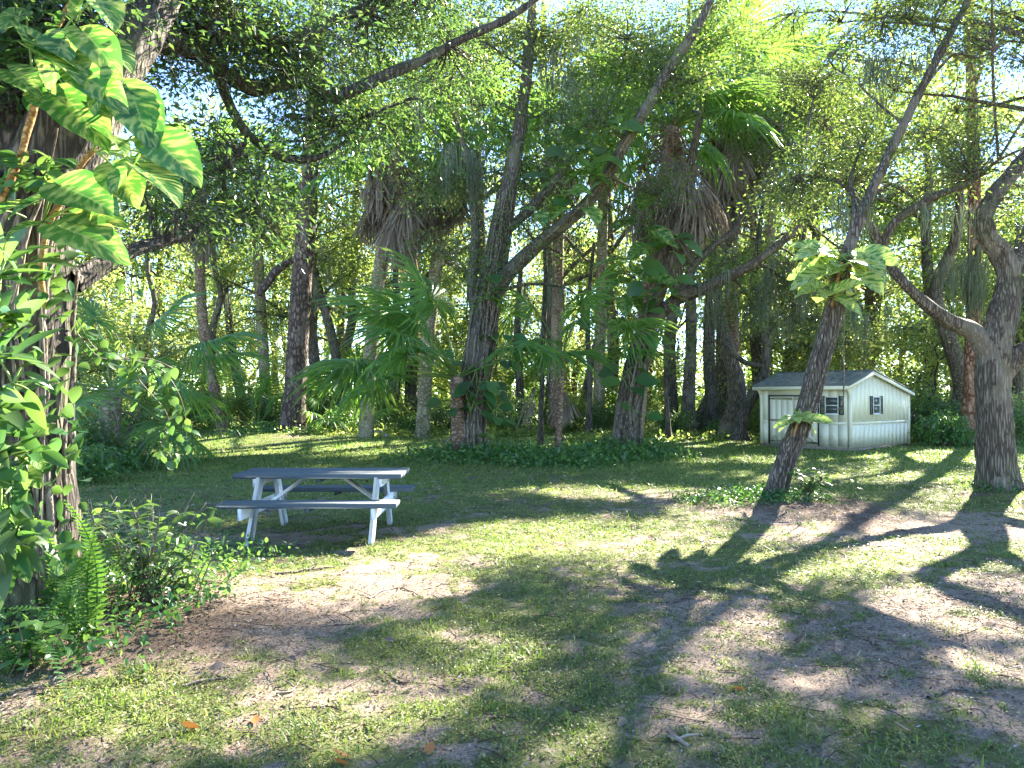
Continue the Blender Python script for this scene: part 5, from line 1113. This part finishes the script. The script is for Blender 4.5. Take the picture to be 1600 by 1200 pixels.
stems = [([W(58, 138, T1), W(52, 175, T1), W(42, 205, T1), W(32, 245, T1), W(12, 290, T1), W(-6, 330, T1)], .026), ([W(150, 232, 4.72), W(132, 250, 4.68), W(116, 275, 4.66), W(100, 310, 4.66), (W(76, 350, 4.64)), W(64, 420, 4.66), W(70, 480, 4.68)], .022), ([W(60, 135, T1), W(80, 60, 4.66), W(120, -10, 4.7)], .022)]
vine('variegated_climber', 'big yellow and green streaked leaves climbing the dark oak trunk on ribbed orange stems', 'climbing plant', W(-6, 700, T1), stems, sp, PL, 601)

def cluster(px, py, d, n, size, rng, rad, up=.2):
    c = W(px, py, d); out = []
    for k in range(n):
        az = k * 2.4 + rng.normal(0, .3); el = rng.normal(.25, .35); X = np.array([math.cos(az) * math.cos(el), math.sin(az) * math.cos(el), math.sin(el) + up * 0]); b = c + X * rad * rng.uniform(.5, 1) + [0, 0, up * rng.uniform(-1, 1)]
        X2 = X.copy(); X2[2] -= .45; out.append((c + [0, 0, rng.uniform(-1, 1) * up], b, X2, size * rng.uniform(.7, 1.2)))
    return out
rg = np.random.default_rng(602)
vine('variegated_climber', 'crown of large pale variegated leaves sitting on the leaning tree trunk', 'climbing plant', W(1312, 430, 11.05), [([W(1300, 480, 11.0), W(1308, 440, 11.0), W(1316, 410, 11.0)], .025)], cluster(1315, 415, 11.0, 20, .56, rg, .34, .18) + cluster(1290, 460, 11.0, 8, .42, rg, .2, .12), PP, 603)
vine('variegated_climber', 'small rosette of variegated leaves low on the leaning tree trunk', 'climbing plant', W(1246, 660, 11.0), [([W(1240, 680, 10.98), W(1248, 655, 10.98)], .02)], cluster(1248, 655, 10.96, 10, .32, rg, .15, .09), PP, 604)
sp = []
for (x, y, n, s) in ((1010, 340, 5, .5), (990, 430, 9, .5), (1010, 445, 7, .45), (975, 470, 8, .48), (1040, 460, 6, .45), (1000, 510, 7, .42), (960, 545, 5, .4), (1020, 540, 4, .35), (980, 590, 5, .42), (1045, 375, 6, .45), (1025, 370, 5, .45), (1000, 640, 3, .3)):
    sp += cluster(x, y, 19.85, n, s * 1.45, rg, .4, .35)
vine('broad_leaved_climber', 'broad dark green leaves climbing the oak with the long limb', 'climbing plant', W(985, 690, 19.95), [([W(985, 700, 19.9), W(985, 620, 19.9), W(1000, 540, 19.9), W(1012, 470, 19.95), W(1022, 380, 20.2)], .03)], sp, ROUND + PL[:2], 605, M_LIANA)
sp = []
for (x, y, n, s) in ((900, 262, 8, .5), (930, 235, 7, .5), (880, 300, 7, .45), (955, 200, 5, .4), (915, 320, 5, .45), (845, 330, 4, .35)): sp += cluster(x, y, 17.45, n, s * 1.4, rg, .42, .3)
vine('broad_leaved_climber', 'broad leaves draped over the rising limb of the vine wrapped oak', 'climbing plant', W(880, 345, 17.8), [([W(850, 375, 17.9), W(900, 330, 17.7), W(935, 292, 17.6), W(985, 208, 17.4)], .03)], sp, ROUND + PL[:2], 606, M_LIANA)
sp = []
for (x, y, n, s) in ((745, 595, 9, .34), (760, 610, 7, .3), (735, 630, 8, .3), (775, 645, 6, .28), (720, 570, 5, .28), (780, 550, 6, .38), (760, 450, 4, .4), (790, 540, 4, .36), (700, 640, 6, .3), (770, 670, 5, .26)): sp += cluster(x, y, 18.02, n, s * 1.3, rg, .3, .3)
vine('broad_leaved_climber', 'bright leafy vine tuft on the lower trunk of the vine wrapped oak', 'climbing plant', W(745, 690, 18.1), [([W(740, 715, 18.05), W(742, 640, 18.1), W(755, 560, 18.1), W(765, 450, 18.2)], .03)], sp, ROUND, 607, M_LIANA)

# woody lianas: rope-like stems running up trunks
def lianas(label, pts, rad, n, seed, r=(.012, .03), wob=.10):
    rng = np.random.default_rng(seed); P, R = path(pts, rad, .12); base = P[0]; root = empty('woody_vine', (base[0], base[1], base[2]), label, 'vine')
    for k in range(n):
        mb = MB(); th0 = rng.uniform(-2.7, -.4); tw = rng.normal(0, .5); m = len(P); t = np.linspace(0, 1, m); th = th0 + tw * t + np.cumsum(rng.normal(0, wob, m)) * .6
        a, b = (0, m) if rng.random() < .6 else sorted(rng.integers(0, m, 2)); 
        if b - a < 6: a, b = 0, m
        rr = rng.uniform(*r); o = np.stack([np.cos(th), np.sin(th), 0 * th], -1) * (R[:, None] + rr * .5); tube(mb, (P + o)[a:b], np.full(b - a, rr) * np.linspace(1.1, .7, b - a), 6, tint=rng.random()); part('stem', mb, M_LIANA, root, True)
lianas('mass of ropy vine stems running up the dark oak trunk at the left edge', [(20, 960, 5.1), (25, 850, 5.1), (30, 620, 5.1), (35, 450, 5.1), (72, 280, 5.1)], [.42, .40, .37, .335, .31], 26, 611, (.010, .026), .06)
lianas('pale twisted vine stems clinging to the leaning trunk', [(1210, 780, 11.2), (1222, 735, 11.2), (1254, 655, 11.2), (1280, 565, 11.2), (1300, 490, 11.2), (1318, 420, 11.25)], [.185, .17, .16, .16, .155, .13], 9, 612, (.008, .016), .12)
lianas('thin vine stems wound round the trunk behind the picnic table', [(734, 710, 18.6), (736, 640, 18.6), (750, 550, 18.6), (763, 470, 18.6), (778, 390, 18.7), (793, 300, 18.8)], [.45, .40, .36, .36, .30, .24], 12, 613, (.018, .032), .10)
lianas('thin vine stems on the lower trunk of the oak with the long limb', [(977, 705, 20.4), (980, 650, 20.4), (990, 590, 20.4), (1003, 540, 20.4), (1018, 505, 20.4)], [.42, .37, .34, .32, .24], 12, 614, (.018, .03), .10)
mb = MB(); tube(mb, catmull([W(1335, 330, 11.0), W(1322, 440, 11.0), W(1318, 520, 11.0), W(1318, 620, 11.0), W(1310, 640, 11.0)], .1), np.full(len(catmull([W(1335, 330, 11.0), W(1322, 440, 11.0), W(1318, 520, 11.0), W(1318, 620, 11.0), W(1310, 640, 11.0)], .1)), .012), 6)
hv = inst('hanging_vine', mb.mesh('hanging_vine', M_LIANA, True)); tag(hv, 'single thin vine hanging down in front of the shed corner', 'vine')

# left edge: slim leaves and creeper on the trunk
rg = np.random.default_rng(620)
sp = []
for (x, y, n, s) in ((20, 430, 9, .30), (15, 520, 11, .34), (10, 560, 9, .3), (40, 600, 8, .24), (15, 640, 10, .26), (10, 720, 10, .26), (40, 760, 8, .24), (15, 800, 11, .28), (20, 850, 10, .28), (60, 720, 6, .2), (10, 680, 8, .26), (50, 820, 6, .22)):
    c = W(x - 20, y, 4.25)
    for k in range(n):
        X = np.array([rg.uniform(-.2, 1), rg.uniform(-.8, .3), rg.normal(-.05, .35)]); b = c + rg.normal(0, .05, 3) + X * .05; sp.append((c, b, X, s * rg.uniform(.7, 1.15)))
vine('leafy_climber', 'mass of long glossy green leaves along the left edge of the view', 'climbing plant', W(5, 900, 4.3), [([W(-20, 960, 4.35), W(0, 800, 4.3), W(-10, 600, 4.3), W(0, 420, 4.3)], .014)], sp, SLIM, 621, M_STEM)
sp = []
for k in range(290):
    y = rg.choice([rg.uniform(20, 150), rg.uniform(240, 300), rg.uniform(360, 560), rg.uniform(560, 900)]); x = rg.uniform(-5, 120) if y < 560 else rg.uniform(60, 130); b = W(x, y, rg.uniform(4.55, 4.72)); X = np.array([rg.normal(0, .7), -.6, rg.normal(-.3, .5)]); sp.append((None, b, X, rg.uniform(.07, .14)))
vine('creeper', 'small leaved creeper spread over the dark oak bark', 'creeper', W(40, 900, 4.75), [([W(60, 900, 4.72), W(70, 600, 4.7), W(60, 380, 4.72), W(90, 200, 4.72)], .007)], sp, ROUND + SLIM[:1], 622, M_LIANA)
# rounded pale leaves on trailing shoots between trunk and table
sp = []; st = []
for pts in ([(120, 500, 4.9), (150, 545, 5.1), (200, 560, 5.3), (255, 580, 5.5), (285, 630, 5.6), (292, 690, 5.7)], [(190, 400, 5.4), (196, 430, 5.4), (205, 455, 5.4), (208, 475, 5.4)], [(120, 520, 4.9), (160, 560, 5), (230, 560, 5.2), (270, 575, 5.3)], [(250, 690, 5.8), (270, 720, 5.8), (262, 735, 5.8)], [(180, 520, 5.2), (215, 590, 5.4), (262, 650, 5.5), (250, 700, 5.6)]):
    P = catmull([W(*p) for p in pts], .05); st.append((P, .004))
    for q in P[1::1]:
        for _ in range(2): sp.append((None, q + rg.normal(0, .035, 3), np.array([rg.normal(0, .8), rg.normal(-.2, .4), rg.normal(-.5, .3)]), rg.uniform(.06, .095)))
vine('trailing_vine', 'trailing shoots of small round leaves hanging between the dark oak and the picnic table', 'vine', W(120, 500, 4.9), st, sp, ROUND, 623, M_TWIG)

# ------------------------------------------------------------------ ferns and low plants at the left
def fern_mesh(seed, n=34, droop=.5):
    rng = np.random.default_rng(seed); mb = MB(); t = np.linspace(0, 1, n + 2)[1:]; P = lambda u: np.array([u * (1 - .12 * u), 0, .10 * math.sin(u * 3) - droop * u ** 2.2])
    cur = np.array([P(u) for u in np.linspace(0, 1, 12)]); tube(mb, cur, np.linspace(.006, .0015, 12), 4, tint=.2)
    for u in t:
        w = .088 * math.sin(math.pi * min(1, u * .93 + .07) ** .75) ** .6 * (1 - .35 * u) + .006; o = P(u); f = unit(P(min(1, u + .02)) - P(u - .02))
        for s in (-1, 1):
            d = unit(np.array([f[0] * .18, s, -.12 + rng.normal(0, .08)])); L = w * rng.uniform(.9, 1.08); a = f * .0095
            V = [o - a, o + a, o + d * L * .55 + a * .9, o + d * L * .55 - a * .9, o + d * L + f * .012]
            mb.add(V, [(0, 1, 2, 3)], [(3, 2, 4)], np.clip(.45 + rng.normal(0, .18), 0, 1))
    return mb.mesh('fern_frond', M_FERN)
FERN = [fern_mesh(1, 30, .18), fern_mesh(2, 30, .5), fern_mesh(3, 30, .8)]
def fern(label, px, py, d, dirs, seed):
    rng = np.random.default_rng(seed); b = W(px, py, d); b[2] = gh(b[0], b[1]); root = empty('sword_fern', b, label, 'fern')
    for az, el, s, k in dirs:
        a, e = math.radians(az), math.radians(el); X = np.array([math.cos(a) * math.cos(e), math.sin(a) * math.cos(e), math.sin(e)]); Z = np.array([-math.cos(a) * math.sin(e), -math.sin(a) * math.sin(e), math.cos(e)])
        inst('frond', FERN[k], root, frame(X, Z + np.cross(X, Z) * rng.normal(0, .25), rng.normal(0, .03, 3) * [1, 1, 0], s))
fern('upright bright green fern with tall ladder fronds at the foot of the dark oak', 128, 985, 4.55, [(-95, 84, 1.05, 0), (-60, 78, .85, 0), (-150, 76, .9, 0), (-30, 82, .7, 0), (150, 66, .8, 1), (20, 64, .75, 1), (-20, 58, .6, 1), (-100, 60, .6, 1), (-160, 50, .65, 1), (90, 70, .7, 1)], 631)
fern('arching fern frond group at the lower left edge', 20, 1000, 4.15, [(-25, 42, .75, 2), (10, 50, .7, 1), (170, 45, .7, 2), (-150, 40, .7, 2), (-70, 55, .6, 2), (60, 62, .75, 1)], 632)
fern('yellow green fern behind the upright fern, against the dark oak trunk', 90, 930, 4.9, [(-80, 78, .95, 0), (-110, 70, .85, 1), (-40, 66, .85, 1), (-10, 60, .7, 1), (-160, 62, .8, 1), (40, 66, .7, 1)], 633)
fern('small fern left of the picnic table beyond the leafy shrub', 198, 800, 9.4, [(-90, 75, .7, 0), (-50, 60, .55, 1), (-140, 60, .55, 1), (-10, 50, .5, 2), (170, 50, .5, 2)], 634)
fern('little fern tuft beside the dark shrub near the stout short palm', 110, 800, 8.6, [(-90, 70, .7, 0), (-40, 55, .6, 1), (-140, 58, .6, 1), (0, 45, .5, 2), (180, 50, .5, 2)], 635)

def leafy_shrub(label, px, py, d, H, R, ns, per, size, seed, lset=SHLEAF, lean=(0, 0)):
    rng = np.random.default_rng(seed); b = W(px, py, d); b[2] = gh(b[0], b[1]); root = empty('leafy_shrub', b, label, 'shrub'); sb = MB()
    for k in range(ns):
        az = rng.random() * 6.28; r = R * rng.random() ** .5; tip = np.array([math.cos(az) * r + lean[0], math.sin(az) * r + lean[1], H * rng.uniform(.45, 1)]); mid = tip * .45 + [0, 0, .18 * H] + rng.normal(0, .03, 3); t = np.linspace(0, 1, 9)[:, None]; st0 = np.array([rng.normal(0, .06), rng.normal(0, .06), -.02])
        cur = st0 * (1 - t) ** 2 + 2 * mid * t * (1 - t) + tip * t ** 2; tube(sb, cur, np.linspace(.006, .0022, 9), 4, tint=.5)
        for j in range(per):
            u = rng.uniform(.3, 1); q = cur[min(8, int(u * 8))] + rng.normal(0, .008, 3); a = j * 2.4 + k; X = np.array([math.cos(a), math.sin(a), rng.normal(.05, .35)]); Z = np.array([0, 0, 1]) + rng.normal(0, .35, 3)
            inst('leaf', lset[rng.integers(len(lset))], root, frame(X, Z, q, size * rng.uniform(.6, 1.2)))
    inst('stem', sb.mesh('stem', M_TWIG, True), root)
leafy_shrub('dark leaved shrub with arching twigs right of the tall fern', 232, 950, 5.35,   .82, .48, 30, 10, .10, 641, lean=(.06, -.05))
leafy_shrub('thin leafy sprigs at the outer edge of the shrub bed near the bare soil', 290, 940, 5.5, .55, .30, 10, 9, .085, 642, lean=(.12, -.05))
leafy_shrub('broad pale leaved seedling at the very front of the fern bed', 48, 1020, 4.15, .30, .16, 6, 7, .11, 643, [ROUND[0], ROUND[2], SHLEAF[3]])
leafy_shrub('small bright seedling at the front of the upright fern', 108, 1045, 4.2, .20, .16, 6, 6, .075, 644, [ROUND[0], ROUND[2]])
leafy_shrub('sparse willowy shrub growing beside the foot of the leaning tree', 1262, 792, 10.9, .62, .34, 14, 9, .13, 645, SHLEAF[:3])
leafy_shrub('pale leaved sprig standing right of the sparse willowy shrub', 1338, 785, 11.2, .62, .16, 4, 8, .12, 646, SHLEAF[2:])
leafy_shrub('leafy bush in front of the dark oak beside the creeper', 130, 880, 5.9, .75, .42, 22, 10, .085, 647, lean=(.05, 0))
leafy_shrub('low bush between the dark oak and the small fern', 160, 860, 7.2, .55, .5, 16, 10, .10, 648)

def low_bed():
    rng = np.random.default_rng(650); mb = MB(); n = 2600; x = rng.uniform(-4.2, -2.1, n); y = rng.uniform(4.1, 8.2, n); f = np.exp(-(((x + 3.1) / .85) ** 2 + ((y - 5.4) / 1.5) ** 2)); k = rng.random(n) < f * .8; x, y = x[k], y[k]
    Cn = np.stack([x, y, gh(x, y) + .02 + .16 * rng.random(len(x))], -1); clumps_to_leaves(mb, Cn, 6, np.array((.05, .05, .03)), .05, .026, 6, .5, .25, cull=False, rng=rng)
    for (tx, ty, r_, n_) in ((3.35, 11.0, .75, 240), (4.1, 11.2, .6, 120), (8.1, 12.2, .55, 90), (-1.1, 18.4, .9, 120), (3.1, 20.2, .9, 120), (-9.0, 27.2, 1.6, 160), (14.6, 23.3, 1.3, 140)):
        a_ = rng.random(n_) * 6.283; q_ = r_ * rng.random(n_) ** .6; x = tx + np.cos(a_) * q_ * 1.3; y = ty + np.sin(a_) * q_; Cn = np.stack([x, y, gz_at(x, y) + .02 + .14 * rng.random(n_) * (1 - q_ / r_ * .7)], -1)
        big = 1 + .06 * max(0, ty - 10); clumps_to_leaves(mb, Cn, 6, np.array((.06, .06, .035)) * big, .05 * big, .028 * big, 6, .35, .25, cull=False, rng=rng)
    o = inst('bed_weeds', mb.mesh('bed_weeds', M_LIGHTLEAF)); tag(o, 'tangled small weeds under the ferns and round the tree feet', 'weeds', kind='stuff')
low_bed()

# ------------------------------------------------------------------ small things
def stick(label, pts, r, seed, mat=M_TWIG):
    rng = np.random.default_rng(seed); P = catmull([np.append(G(*p)[:2], 0) for p in pts], .04); P[:, 2] = gz_at(P[:, 0], P[:, 1]) + r * 1.1; P[:, :2] += np.cumsum(rng.normal(0, .002, (len(P), 2)), 0)
    mb = MB(); tube(mb, P, np.linspace(r, r * .5, len(P)), 6)
    q = P[len(P) // 2]; d = P[-1] - P[0]; sd = np.array([-d[1], d[0], 0]) / (np.linalg.norm(d) + 1e-6); e = q + d * .2 + sd * .10 + [0, 0, .01]
    tube(mb, np.array([q, (q + e) / 2 + [0, 0, .008], e]), [r * .6, r * .5, r * .3], 5)
    o = inst('fallen_stick', mb.mesh('fallen_stick', mat, True)); tag(o, label, 'stick')
stick('pale forked stick lying left of the bare patch below the picnic table', [(430, 905), (470, 898), (525, 890)], .012, 1, M_LIANA)
stick('thin curved twig on the bare patch in front of the picnic table', [(575, 935), (620, 918), (660, 935)], .008, 2)
stick('dark twig lying on the brown litter right of the ferns', [(430, 1090), (455, 1085), (470, 1068)], .009, 3)
stick('long bowed stick at the lower left under the ferns', [(0, 1100), (60, 1090), (110, 1075), (140, 1062)], .008, 4, M_LIANA)
stick('brown bark strip lying near the bottom edge right of centre', [(1045, 1150), (1060, 1160), (1075, 1170)], .014, 5, M_PLANK)
stick('grey stick lying on the purple grey soil at the lower right', [(1450, 1090), (1500, 1080), (1560, 1090)], .010, 6, M_LIANA)
stick('forked stick lying left of the bottom middle on sandy soil', [(290, 1078), (330, 1068), (372, 1064)], .010, 7, M_LIANA)
FL = [simple_leaf(20 + k, .26, M_LITTER, t, b) for k, (t, b) in enumerate(((.45, -.25), (.62, .2), (.3, -.35)))]
def orange_mat():
    return leaf_mat('orange_dead_leaf', [(0, (.34, .12, .03)), (1, (.42, .2, .06))], [(0, (.4, .15, .03)), (1, (.4, .2, .05))], .2, .5, .3)
M_OR = orange_mat(); FO = simple_leaf(30, .3, M_OR, .4, -.3)
for (px, py, orange) in ((668, 1175, 1), (525, 1190, 1), (545, 1185, 1), (398, 1137, 1), (310, 1142, 1), (140, 1052, 0), (1340, 1190, 0), (1220, 1170, 0), (1060, 1160, 0), (1425, 1145, 0), (1145, 1072, 1), (900, 1098, 0), (760, 1120, 0), (980, 1120, 0), (350, 1050, 0), (640, 1060, 0), (1380, 1060, 0), (1010, 980, 0), (1240, 1000, 0), (600, 1000, 0), (860, 960, 0), (1550, 1150, 0), (1500, 990, 0), (450, 1030, 0)):
    g = G(px, py); a = rg.random() * 6.28; z = float(gz_at(g[0], g[1])) + .012
    o = inst('fallen_leaf', FO if orange else FL[rg.integers(3)], None, frame((math.cos(a), math.sin(a), rg.normal(.05, .15)), np.array([0, 0, 1]) + rg.normal(0, .3, 3), (g[0], g[1], z), rg.uniform(.06, .10)))
    tag(o, 'single curled orange leaf lying on the sandy grass' if orange else 'single curled brown oak leaf lying on the near ground', 'leaf', 'orange leaves fallen near the bottom edge' if orange else 'brown leaves fallen on the near ground')
# far plank bench and stones
p = W(315, 672, 34.5); z = float(gh(p[0], p[1])); r = empty('plank_bench', (p[0], p[1], z), 'old grey plank seat beyond the lawn beside the slim leaning palm', 'bench')
for k in range(2):
    mb = MB(); mb.box((-.75, -.15 + k * .16, .46), (.75, .0 + k * .16, .51), None, .3, .005); inst('plank', mb.mesh('plank', M_PLANK), r)
for s in (-1, 1):
    mb = MB(); mb.box((s * .55 - .03, -.14, -.05), (s * .55 + .03, .14, .458), None, .3, .004); inst('leg', mb.mesh('leg', M_PLANK), r)
def stone(label, px, py, d, size, seed):
    rng = np.random.default_rng(seed); nu, nv_ = 14, 9; V = []
    for i_ in range(nv_):
        ph = -math.pi / 2 + math.pi * i_ / (nv_ - 1)
        for j_ in range(nu):
            th = 6.283 * j_ / nu; V.append((math.cos(ph) * math.cos(th), math.cos(ph) * math.sin(th), math.sin(ph)))
    V = np.array(V); V = np.sign(V) * np.abs(V) ** .75 * (1 + (vnoise(V * 1.8 + seed, seed) - .5)[:, None] * .5) * np.array(size) / 2
    i_ = np.arange(nv_ - 1)[:, None] * nu; j_ = np.arange(nu)[None]; Q = np.stack([i_ + j_, i_ + (j_ + 1) % nu, i_ + nu + (j_ + 1) % nu, i_ + nu + j_], -1).reshape(-1, 4)
    p = W(px, py, d); o = inst('stone', mesh_np('stone', V, Q, M_STONE, None, True)); o.location = (p[0], p[1], float(gh(p[0], p[1])) + size[2] * .3); tag(o, label, 'stone')
stone('flat pale stone right of the first tan palm trunk', 590, 678, 27.5, (.42, .3, .28), 1)
stone('smaller pale stone beside the flat one near the tan palm trunk', 602, 682, 27.0, (.22, .2, .18), 2)
p = W(1578, 668, 27); z = float(gh(p[0], p[1])); mb = MB(); P = catmull([(p[0], p[1], z), (p[0], p[1], z + .55), (p[0] - .05, p[1], z + .75), (p[0] - .25, p[1], z + .8)], .05); tube(mb, P, np.full(len(P), .03), 8)
o = inst('bent_pipe', mb.mesh('bent_pipe', M_FRAME, True)); tag(o, 'pale bent pipe standing behind the thick oak at the right edge', 'pipe')
